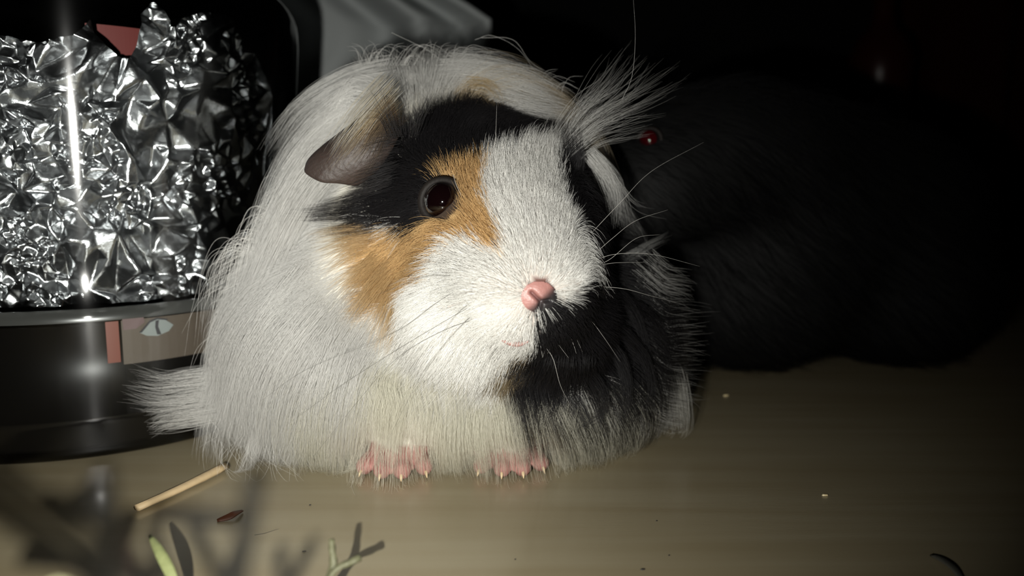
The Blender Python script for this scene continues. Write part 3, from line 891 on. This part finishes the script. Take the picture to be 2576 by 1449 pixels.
# tan wisps across the ear
add_lock([(990, 205, .2205), (925, 275, .2150), (875, 340, .2135), (835, 400, .2140)], 170, .0042, .0040, (.66, .58, .42), r3, trunc=.3, mix=(WHITE, .4), stag=.2)
add_lock([(985, 225, .2205), (930, 290, .2165), (880, 350, .2145), (815, 440, .2150)], 60, .0030, .0022, (.58, .45, .26), r3, trunc=.3)
add_lock([(1000, 250, .2185), (945, 310, .2155), (905, 370, .2145), (860, 420, .2150)], 90, .0030, .0026, (.34, .24, .13), r3, trunc=.3)
add_lock([(1010, 280, .2175), (960, 330, .2150), (930, 390, .2140), (890, 440, .2140)], 110, .0030, .0026, (.10, .07, .045), r3, trunc=.3)
for x0, y0, x1, y1 in ((1000, 400, 880, 440), (1010, 360, 905, 375), (1000, 430, 860, 475), (1020, 320, 930, 330), (990, 450, 820, 505)):
    add_lock([(x0, y0, .2145), ((2 * x0 + x1) / 3, (2 * y0 + y1) / 3, .2135), ((x0 + 2 * x1) / 3, (y0 + 2 * y1) / 3, .2140), (x1, y1, .2155)], 60, .0026, .0022, BLACK, r3, trunc=.35)
S = np.concatenate([a for a, b, c in LOCKS]); C_ = np.concatenate([b for a, b, c in LOCKS]); R_ = np.concatenate([c for a, b, c in LOCKS])
hair_obj('hair_locks', S, R_, C_, M['soft'], pig)

# single flyaway hairs standing off the coat
FLY = []
def fly(pts, K=12): FLY.append(spline([P(*q) for q in pts], K))
r4 = np.random.default_rng(14)
for k in range(230):
    t = r4.random(); x0 = 600 + 340 * t; y0 = 640 - 430 * t ** 1.2
    L_ = r4.uniform(60, 190); fly([(x0 + 60, y0 + 10, .240), (x0 - .30 * L_, y0 + r4.normal(0, 22), .239), (x0 - .62 * L_, y0 + .6 * L_ + r4.normal(0, 25), .238), (x0 - .75 * L_, y0 + 1.4 * L_, .237)])
for k in range(90):
    x0, y0 = r4.uniform(540, 620), r4.uniform(620, 950); L_ = r4.uniform(50, 150)
    fly([(x0 + 20, y0, .240), (x0 - .3 * L_, y0 + .3 * L_, .239), (x0 - .6 * L_ * r4.uniform(.4, 1.1), y0 + .9 * L_, .238)])
for k in range(90):
    x0 = r4.uniform(900, 1420); y0 = 165 + max(0, x0 - 1150) * .33; L_ = r4.uniform(40, 120); a = r4.normal(0.5, .7)
    fly([(x0, y0, .247), (x0 + L_ * .4 * math.sin(a), y0 - L_ * .45, .248), (x0 + L_ * math.sin(a), y0 - L_ * .6 * abs(math.cos(a)), .249)])
for k in range(60):
    x0, y0 = r4.uniform(520, 760), r4.uniform(1050, 1130); L_ = r4.uniform(50, 120)
    fly([(x0, y0, .231), (x0 + r4.normal(-5, 10), y0 + L_ * .5, .2275), (x0 + r4.normal(0, 25), y0 + L_, .2235)])
fly([(1565, 250, .219), (1590, 190, .220), (1598, 90, .221), (1592, -20, .222)])
fly([(1195, 100, .25), (1240, 90, .25), (1310, 130, .249), (1375, 230, .247)])
fly([(1210, 95, .25), (1290, 100, .25), (1340, 160, .249), (1420, 200, .247)])
fly([(985, 82, .25), (1080, 130, .248), (1170, 200, .246), (1200, 235, .245)])
fly([(890, 1196, .224), (885, 1230, .222), (888, 1280, .2185), (896, 1318, .2145)])
S = jar_clear(np.array(FLY).reshape(-1, 3)).reshape(len(FLY), 12, 3)
hair_obj('flyaway_hairs', S, .000030, np.tile(WHITE, (len(FLY), 1)), M['fur'], pig)

# whiskers
WH = [[(1215, 690, .198), (1100, 760, .196), (985, 840, .196), (770, 930, .200), (655, 1010, .206)],
      [(1250, 735, .196), (1150, 790, .193), (990, 885, .195), (850, 975, .198), (735, 1060, .204)],
      [(1240, 790, .195), (1120, 830, .193), (1000, 900, .196), (900, 1010, .2), (770, 1172, .210)],
      [(1260, 760, .195), (1180, 800, .193), (1090, 900, .195), (1040, 980, .198), (970, 1120, .21)],
      [(1290, 745, .194), (1200, 755, .192), (1140, 800, .193), (1085, 880, .197)],
      [(1230, 660, .199), (1150, 690, .197), (1060, 700, .198), (940, 745, .205)],
      [(1290, 830, .195), (1230, 900, .195), (1200, 960, .2), (1210, 1040, .207)],
      [(1240, 650, .2), (1190, 655, .198), (1150, 670, .198), (1100, 700, .199)],
      [(1478, 655, .204), (1540, 600, .206), (1600, 555, .208), (1680, 528, .212)],
      [(1475, 600, .206), (1560, 510, .21), (1640, 430, .216), (1770, 358, .226)],
      [(1480, 662, .204), (1545, 640, .206), (1640, 640, .21), (1760, 670, .22)],
      [(1478, 670, .204), (1530, 655, .206), (1600, 600, .208), (1660, 590, .212)],
      [(1480, 675, .204), (1540, 662, .206), (1620, 660, .212)],
      [(1450, 720, .204), (1560, 725, .207), (1640, 745, .214), (1700, 760, .224)],
      [(1430, 770, .203), (1480, 800, .203), (1520, 850, .206), (1560, 910, .212)],
      [(1420, 800, .201), (1440, 830, .201), (1465, 885, .204)],
      [(1410, 790, .2), (1440, 860, .2), (1450, 890, .202)],
      [(1360, 860, .197), (1390, 900, .197), (1410, 970, .2), (1440, 1030, .206)],
      [(1380, 830, .198), (1400, 860, .198), (1430, 900, .2)],
      [(1360, 840, .197), (1372, 870, .197), (1365, 900, .198)], [(1372, 838, .197), (1385, 868, .197), (1378, 890, .198)], [(1385, 830, .198), (1398, 852, .198), (1392, 872, .199)],
      [(1140, 440, .206), (1150, 470, .204), (1175, 520, .202)],
      [(1230, 405, .21), (1245, 360, .211), (1248, 310, .213), (1250, 260, .215)]]
S = np.array([spline([P(*q) for q in w], 14) for w in WH])
wc = np.array([(.10, .095, .09)] * 8 + [(.62, .6, .56)] * (len(WH) - 8))
hair_obj('whiskers', S, .000052, wc, M['fur'], pig)

# eye --------------------------------------------------------------------
def uv_sphere(c, r, axis, nu=48, nv=32, squash=(1, 1, 1)):
    z = np.asarray(axis, float); z /= np.linalg.norm(z)
    x = np.cross([0, 0, 1.0], z); x /= np.linalg.norm(x); y = np.cross(z, x)
    vs, fs, loc = [], [], []
    for i in range(nv + 1):
        ph = math.pi * i / nv
        for j in range(nu):
            th = 2 * math.pi * j / nu
            l = np.array([math.sin(ph) * math.cos(th) * squash[0], math.sin(ph) * math.sin(th) * squash[1], math.cos(ph) * squash[2]])
            loc.append(l); vs.append(np.asarray(c) + r * (l[0] * x + l[1] * y + l[2] * z))
    for i in range(nv):
        for j in range(nu):
            q = (j + 1) % nu
            fs.append((i * nu + j, (i + 1) * nu + j, (i + 1) * nu + q, i * nu + q))
    return vs, fs, np.array(loc), (x, y, z)

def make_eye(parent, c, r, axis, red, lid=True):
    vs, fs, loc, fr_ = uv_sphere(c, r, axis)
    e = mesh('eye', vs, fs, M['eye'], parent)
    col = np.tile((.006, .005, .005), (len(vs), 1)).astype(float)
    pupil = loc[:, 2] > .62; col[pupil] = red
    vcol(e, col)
    if lid:
        x, y, z = fr_
        seg, rs = 48, 10; lv, lf = [], []
        for i in range(seg):
            th = 2 * math.pi * i / seg
            rr = r * (1.06 + .03 * math.cos(2 * th))
            for j in range(rs):
                a = 2 * math.pi * j / rs
                rad = rr + r * .20 * math.cos(a); hgt = r * (.20 + .18 * math.sin(a)) - r * .02
                lv.append(np.asarray(c) + rad * (math.cos(th) * x + math.sin(th) * y) + hgt * z)
        for i in range(seg):
            for j in range(rs):
                p_, q_ = (i + 1) % seg, (j + 1) % rs
                lf.append((i * rs + j, p_ * rs + j, p_ * rs + q_, i * rs + q_))
        mesh('eyelid', lv, lf, M['lid'], e)
    return e
eye_axis = (LT * .45 + FW * .88 + UPV * .12)
tag(make_eye(pig, EYE, .0053, eye_axis, (.0026, .0008, .0010)), 'dark shining eye with a grey eyelid rim')
mir = lambda p: p - 2 * LT * ((p - NOSE) @ LT)
make_eye(pig, mir(EYE) + LT * .0025 - FW * .001, .0050, (-LT * .80 + FW * .50 + UPV * .18), (.005, .004, .004))

# nose with slit nostrils ---------------------------------------------------
nx, ny = np.meshgrid(np.linspace(1306, 1408, 46), np.linspace(696, 796, 46))
u, v = (nx - 1354) / 41, (ny - 746) / 36
hit, ok, tt = raycast(nx.ravel(), ny.ravel(), sdf)
nn = grad(hit)
u, v = u.ravel(), v.ravel()
rr = np.sqrt(u ** 2 + (v * 1.0) ** 2)
hgt = .00045 * np.clip(1 - rr ** 2.2, -1.4, 1)
def seg_d(x0, y0, x1, y1):
    t = np.clip(((u - x0) * (x1 - x0) + (v - y0) * (y1 - y0)) / ((x1 - x0) ** 2 + (y1 - y0) ** 2), 0, 1)
    return np.hypot(u - x0 - t * (x1 - x0), v - y0 - t * (y1 - y0))
slit = np.minimum.reduce([seg_d(-.42, -.30, .10, .28), seg_d(.10, .28, .62, .22), seg_d(.12, .28, .02, .95)])
groove = np.exp(-(slit / .13) ** 2)
hgt = hgt - .0011 * groove
nv_ = hit + nn * (hgt + .0009)[:, None]
nc_ = np.tile(PINK, (len(u), 1)).astype(float)
nc_ = nc_ * (1 - .75 * groove[:, None]) + np.array([.10, .025, .025]) * .55 * groove[:, None]
dark = 1 / (1 + np.exp(-(u * .8 + v * .8 - .14) * 9))  # pink turns dark grey towards the lower right
nc_ = nc_ * (1 - dark[:, None]) + np.array([.018, .016, .017]) * dark[:, None]
idx = np.arange(46 * 46).reshape(46, 46)
nf = np.stack([idx[:-1, :-1], idx[1:, :-1], idx[1:, 1:], idx[:-1, 1:]], -1).reshape(-1, 4)
nf = nf[(rr[nf] < 1.08).all(1)]
nose = np_mesh('nose', nv_, nf, M['pink'], pig)
vcol(nose, nc_); tag(nose, 'pink nose that is dark grey at the lower right')
# lip
lp, _, _ = raycast(np.linspace(1262, 1330, 8), [852, 856, 859, 861, 862, 861, 858, 854], sdf)
lip = tube('lip', lp + np.array([0, -.0019, 0]), [.0002, .00045, .0006, .0007, .0007, .0006, .0004, .0002], M['pink'], pig)
vcol(lip, np.tile((.26, .125, .105), (len(lip.data.vertices), 1)))
# claws
for a, b, r in TOE_SEG:
    d = (b - a) / np.linalg.norm(b - a)
    tube('claw', [b + d * .0014, b + d * .0028 - UPV * .0004, b + d * .0036 - UPV * .0012], [.0006, .00045, .00012], M['claw'], pig, seg=6)

# ears ----------------------------------------------------------------------
def make_ear(parent, rows):
    """rows of (px, py, depth) from the base line to the rim; a curved shell with thickness"""
    R = [spline([P(*q) for q in row], 14) for row in rows]
    Gd = np.array([[R[i][j] for j in range(14)] for i in range(len(R))])
    Gd = np.stack([spline(Gd[:, j], 12) for j in range(14)], 1)
    k0, k1 = Gd.shape[:2]
    idx = np.arange(k0 * k1).reshape(k0, k1)
    f = np.stack([idx[:-1, :-1], idx[1:, :-1], idx[1:, 1:], idx[:-1, 1:]], -1).reshape(-1, 4)
    o = np_mesh('ear', Gd.reshape(-1, 3), f, M['ear'], parent)
    t = np.linspace(0, 1, k0)[:, None] * np.ones((1, k1))
    t = t.ravel()[:, None]
    vcol(o, np.array([.034, .022, .017]) * (1 - t ** 3) + np.array([.02, .015, .014]) * t ** 3)
    sm = o.modifiers.new('thickness', 'SOLIDIFY'); sm.thickness = .0011; sm.offset = 0
    ss = o.modifiers.new('round', 'SUBSURF'); ss.levels = ss.render_levels = 1
    return o
ear = make_ear(pig, [
    [(1010, 330, .2205), (985, 380, .2195), (950, 430, .2200), (900, 470, .2215)],
    [(1000, 290, .2195), (955, 350, .2170), (905, 410, .2170), (850, 462, .2190)],
    [(990, 255, .2200), (925, 315, .2180), (850, 385, .2165), (808, 460, .2180)],
    [(975, 240, .2210), (900, 305, .2215), (800, 385, .2190), (772, 440, .2190)],
    [(968, 245, .2220), (890, 312, .2235), (785, 395, .2205), (768, 432, .2200)],
])
tag(ear, 'drooping brown bare-skinned ear')
ear2 = np.array([v.co for v in ear.data.vertices]); e2 = np.array([mir(p) for p in ear2])
fe = np.array([list(p.vertices)[::-1] for p in ear.data.polygons])
o2 = np_mesh('ear', e2 * [1, 1, 1] + np.array([-.014, .016, -.010]), fe, M['ear'], pig); vcol(o2, np.tile((.03, .025, .022), (len(e2), 1)))
sm = o2.modifiers.new('thickness', 'SOLIDIFY'); sm.thickness = .0011

# ------------------------------------------------------------------ black guinea pig in the dark behind
B_EYE = P(1638, 350, .315)
BB = [((.088, .335, .092), (.040, .034, .030), I3), ((.064, .318, .088), (.026, .024, .024), I3), ((.052, .305, .078), (.018, .018, .018), I3),
      ((.118, .370, .068), (.055, .055, .055), I3), ((.165, .385, .058), (.055, .055, .052), I3), ((.105, .352, .035), (.046, .036, .034), I3), ((.180, .365, .028), (.038, .036, .028), I3)]
def sdf_black(p):
    d = ell(p, *BB[0])
    for e in BB[1:]: d = smin(d, ell(p, *e), .018)
    return np.maximum(d, -(p[..., 2] - .0006))
BV, BF = surface_nets(sdf_black, (.02, .27, -.003), (.235, .46, .14), .0026)
bpig = np_mesh('guinea_pig', BV, BF, M['skin'])
vcol(bpig, np.tile((.003, .003, .003), (len(BV), 1)))
tag(bpig, 'all-black guinea pig sitting in the dark, a red-eye flash reflection painted on its pupil', 'guinea pig')
r5 = np.random.default_rng(15)
roots = sample_surface(17000, BV, BF, r5, lambda c: (c[:, 1] < .40) * (c[:, 2] > .002) * (np.linalg.norm(c - B_EYE, axis=1) > .006) * 1.0)
nb = grad(roots, sdf_black); K = 7
p = roots.copy(); S = [p]
ln = r5.uniform(.010, .020, len(roots)) * np.where(roots[:, 0] < .075, .5, 1)
wob = r5.normal(0, .16, (len(roots), 3))
for k in range(1, K):
    t = k / (K - 1); nb = grad(p, sdf_black)
    v = np.tile([.75, .1, -.65], (len(p), 1)); v = v - nb * (v * nb).sum(1, keepdims=True); v /= np.linalg.norm(v, axis=1, keepdims=True) + 1e-9
    d = v + nb * .35 * (1.1 - t) + wob; d /= np.linalg.norm(d, axis=1, keepdims=True)
    p = p + d * (ln / (K - 1))[:, None]; p[:, 2] = np.maximum(p[:, 2], .0006); S.append(p)
S = clump(np.stack(S, 1), 1800, .7, r5)
hair_obj('black_fur', S, .000055, np.tile((.004, .004, .0042), (len(roots), 1)), M['dark_fur'], bpig)
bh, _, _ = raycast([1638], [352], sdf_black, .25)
make_eye(bpig, bh[0] + np.array([0, .0022, 0]), .0040, (-.45, -.88, .1), (.028, .001, .002), lid=True)  # red-eye reflection of the flash painted in as the pupil colour
be = make_ear(bpig, [[(1900, 330, .318), (1930, 330, .320), (1960, 360, .322)], [(1890, 290, .315), (1940, 300, .316), (1985, 370, .318)], [(1900, 245, .318), (1960, 275, .318), (2000, 390, .320)]])

# ------------------------------------------------------------------ background: cloth, curtain, vase
def folds(name, x0, x1, y0, z0, z1, mat, seed, amp=.03, nx_=90, nz_=40, shape=None):
    rg = np.random.default_rng(seed); ph = rg.uniform(0, 6.28, 6); fq = rg.uniform(6, 26, 6); am = rg.uniform(.3, 1, 6)
    xs = np.linspace(x0, x1, nx_); zs = np.linspace(z0, z1, nz_)
    X, Z = np.meshgrid(xs, zs); tz = (Z - z0) / (z1 - z0)
    Y = np.full_like(X, y0)
    for a, b, c in zip(ph, fq, am):
        Y += amp * .35 * c * np.sin(b * (X - x0) / (x1 - x0) * 1.6 + a + 1.6 * tz * math.sin(a * 3))
    if shape: X, Z = shape(X, Z, (X - x0) / (x1 - x0), tz)
    idx = np.arange(nx_ * nz_).reshape(nz_, nx_)
    f = np.stack([idx[:-1, :-1], idx[:-1, 1:], idx[1:, 1:], idx[1:, :-1]], -1).reshape(-1, 4)
    o = np_mesh(name, np.stack([X, Y, Z], -1).reshape(-1, 3), f, mat)
    s = o.modifiers.new('thickness', 'SOLIDIFY'); s.thickness = .003
    return o
def bag(X, Z, s, t):
    # slumped cloth: the free hem on the right bulges out and tucks back in below
    return X + s * (.034 - .58 * np.clip(t - .565, 0, 1) - .30 * np.clip(.52 - t, 0, 1)), Z
cl = folds('cloth', -.30, -.050, .56, .0, .33, M['cloth'], 4, amp=.022, shape=bag)
tag(cl, 'pale grey-white cloth hanging in loose folds behind the white guinea pig', 'cloth')
cu = folds('curtain', .62, 1.5, 1.45, -.72, 1.3, M['curtain'], 9, amp=.10)
tag(cu, 'dark red curtain barely lit in the far background', 'curtain')
vp = P(2212, 205, .95)
vprof = [(.0005, -.30), (.030, -.30), (.032, -.29), (.034, -.04), (.036, -.012), (.037, .004), (.030, .026), (.016, .040), (.012, .055), (.013, .085), (.011, .088), (.0005, .088)]
va = lathe('vase', vprof, M['vase'], seg=48); va.location = (vp[0], vp[1], vp[2] + .02)
tag(va, 'dim reddish round-shouldered vase standing far behind the black guinea pig', 'vase')

# ------------------------------------------------------------------ bits lying on the table
def ground_stick(name, p0, p1, r0, r1_, mat, n=10, bend=.0, lift=0., seg=8, flat=.7, parent=None):
    a, b = G(*p0), G(*p1); t = np.linspace(0, 1, n)[:, None]
    pts = a + (b - a) * t; pts[:, 2] = np.linspace(r0, r1_, n) * flat + .0002 + lift
    pts[:, 0] += bend * np.sin(np.pi * t[:, 0]); rad = np.linspace(r0, r1_, n) * (1 + .02 * np.sin(np.arange(n) * 2.3))
    return tube(name, pts, rad, mat, parent, seg=seg, flat=flat, wob=.03)
st = ground_stick('straw', (345, 1288), (566, 1184), .00125, .0016, M['straw'], bend=.0006)
tag(st, 'thick dry yellow straw lying by the long white hair', 'straw')

def blade(name, pts, w, mat, thick=.0003, parent=None):
    """leaf blade: a tapering strip with a fold along the middle and real thickness"""
    g = spline(pts, 12); tg = np.gradient(g, axis=0); tg /= np.linalg.norm(tg, axis=1)[:, None]
    side = np.cross(tg, [0, -.7, .7]); side /= np.linalg.norm(side, axis=1)[:, None]; up = np.cross(side, tg)
    prof = np.sin(np.linspace(.25, np.pi - .12, 12)) ** .7
    vs, fs = [], []
    for i in range(12):
        for s, h in ((-1, .25), (0, 0), (1, .25)): vs.append(g[i] + side[i] * s * w * prof[i] + up[i] * h * w * prof[i])
    for i in range(11):
        for j in range(2): fs.append((3 * i + j, 3 * i + j + 1, 3 * i + j + 4, 3 * i + j + 3))
    o = mesh(name, vs, fs, mat, parent)
    s = o.modifiers.new('thickness', 'SOLIDIFY'); s.thickness = thick
    return o
def chip(name, px, py, rx, ry, rot, mat, hgt=.0004, seed=0, taper=0.0):
    """small flat fleck lying on the table"""
    c = G(px, py); rg = np.random.default_rng(seed + int(px)); k = 9
    vs = []
    for z, s in ((.0001, 1.0), (hgt, .8)):
        for i in range(k):
            a = 2 * math.pi * i / k; q = s * rg.uniform(.8, 1.1)
            x, y = rx * q * math.cos(a) * (1 - taper * math.sin(a)), ry * q * math.sin(a)
            vs.append((c[0] + x * math.cos(rot) - y * math.sin(rot), c[1] + x * math.sin(rot) + y * math.cos(rot), z))
    fs = [tuple(range(k))[::-1], tuple(range(k, 2 * k))] + [(i, (i + 1) % k, k + (i + 1) % k, k + i) for i in range(k)]
    return mesh(name, vs, fs, mat, smooth=False)
hk = blade('husk', [G(546, 1313) + [0, 0, .0004], G(575, 1308) + [0, 0, .0008], G(592, 1303) + [0, 0, .0012], G(611, 1289) + [0, 0, .0006]], .0008, M['husk'])
tag(hk, 'small curled brown husk lying in front of the long white hair', 'husk')
for x, y, rx, ry, ro, lab, mt in (
        (2076, 1248, .0009, .00032, 0, 'pale oblong seed on the bare table in front of the black guinea pig', 'seed'),
        (1826, 996, .0014, .0007, .4, 'tan seed flake beside the black guinea pig on the dark table', 'seed'),
        (1617, 1434, .0006, .00028, .2, 'largest black crumb near the front middle of the table', 'speck'),
        (780, 1272, .0003, .0002, 0, 'tiny black crumb below the curled white chest hair', 'speck'),
        (765, 1389, .0005, .00016, .1, 'thin black crumb left of the forked hay stalk', 'speck'),
        (1652, 1312, .0002, .00015, 0, 'pinpoint black crumb behind the largest black crumb', 'speck'),
        (1683, 1399, .0002, .00015, 0, 'pinpoint black crumb right of the largest black crumb', 'speck'),
        (1296, 1409, .0002, .00015, 0, 'pinpoint black crumb at the front below the bare paws', 'speck')):
    o = chip('seed' if mt == 'seed' else 'crumb', x, y, rx, ry, ro, M[mt], hgt=.0005 if mt == 'seed' else .0003)
    tag(o, lab, 'seed' if mt == 'seed' else 'crumb')
sh = hair_obj('stray_hair', np.array([spline([G(640, 1346, .0004), G(665, 1342, .0006), G(690, 1334, .0012), G(702, 1331, .0006)], 10)]), .00004, np.array([(.02, .018, .016)]), M['fur'])
tag(sh, 'single thin dark hair lying on the table right of the brown husk', 'hair')
# hay in the near corner
hy = bpy.data.objects.new('hay_stalk', None); COL.objects.link(hy); hy.location = G(842, 1500).tolist()
tag(hy, 'forked dull green hay stalk poking up at the bottom edge', 'hay')
off = -np.array(hy.location)
def hay_piece(name, pts, r, mat=M['hay'], parent=None, off=np.zeros(3), flat=.75):
    g = spline([P(*q) for q in pts], 12) + off
    return tube(name, g, np.asarray(r) if np.ndim(r) else r, mat, parent, seg=8, flat=flat, wob=.12)
hay_piece('stem', [(820, 1470, .148), (838, 1425, .149), (836, 1385, .150), (834, 1356, .151)], np.linspace(.00085, .00055, 12), M['hay'], hy, off)
hay_piece('side_stem', [(815, 1475, .1475), (845, 1432, .148), (880, 1415, .149), (905, 1402, .150)], np.linspace(.0007, .00085, 12), M['hay'], hy, off)
hay_piece('base_stem', [(780, 1560, .150), (800, 1510, .149), (820, 1468, .148)], .0010, M['hay'], hy, off)
gb = blade('grass_blade', [P(452, 1500, .150), P(428, 1440, .152), P(402, 1390, .155), P(376, 1346, .160)], .0010, M['leaf'])
tag(gb, 'pale green out-of-focus grass blade at the bottom edge', 'grass blade')
hs = blade('hay_sliver', [G(2342, 1400) + [0, 0, .0005], G(2372, 1420) + [0, 0, .001], G(2400, 1445) + [0, 0, .0012], G(2430, 1480) + [0, 0, .0006]], .0009, pmat('grey_hay', (.09, .088, .07), .6))
tag(hs, 'flat grey-green hay sliver at the table front on the far right', 'hay')
# the rest of the hay heap, just below the frame, throws the soft shadows
rg = np.random.default_rng(5); bmh = bmesh.new()
def heap_stick(a, b, r):
    a, b = Vector(a), Vector(b); d = b - a
    m = Matrix.Translation((a + b) / 2) @ d.to_track_quat('Z', 'Y').to_matrix().to_4x4()
    bmesh.ops.create_cone(bmh, cap_ends=True, segments=6, radius1=r, radius2=r * .8, depth=d.length, matrix=m)
FL = np.array(flash.location)
def shade_stick(q0, q1, t, r):
    """stalk standing below the frame whose shadow from the flash falls along a line of the table"""
    pts = []
    for q in (q0, q1):
        g = G(*q); tt = t
        while tt > .12 and proj(FL + (g - FL) * tt)[1] < 1475: tt -= .01
        pts.append(FL + (g - FL) * tt)
    heap_stick(pts[0], pts[1], r)
for q0, q1, t, r in (((-20, 1170), (340, 1470), .36, .00075), ((-90, 1215), (260, 1475), .36, .0008), ((385, 1284), (640, 1312), .36, .0008), ((645, 1190), (590, 1500), .34, .0010), ((485, 1320), (575, 1500), .38, .0006),
                     ((625, 1320), (545, 1500), .38, .0006), ((270, 1330), (370, 1480), .38, .0009), ((705, 1385), (715, 1500), .38, .0006), ((785, 1365), (715, 1500), .38, .0006), ((200, 1240), (330, 1400), .36, .0008),
                     ((120, 1250), (300, 1330), .36, .0008), ((380, 1330), (440, 1500), .38, .0006), ((60, 1400), (420, 1440), .38, .0008), ((330, 1300), (250, 1500), .38, .0010), ((250, 1180), (290, 1330), .32, .0008)):
    shade_stick(q0, q1, t, r)
for k in range(40):
    a = np.array([rg.uniform(-.13, -.03), rg.uniform(.06, .10), rg.uniform(.001, .008)]); th = rg.uniform(0, 3.14)
    b = a + np.array([math.cos(th), math.sin(th) * .4, rg.uniform(-.05, .15)]) * rg.uniform(.015, .04); b[2] = max(b[2], .0012)
    heap_stick(a, b, rg.uniform(.0004, .0009))
hp = bm_obj('hay_heap', bmh, M['hay'])
tag(hp, 'loose heap of dry hay at the near edge below the jar', 'hay', kind='stuff')
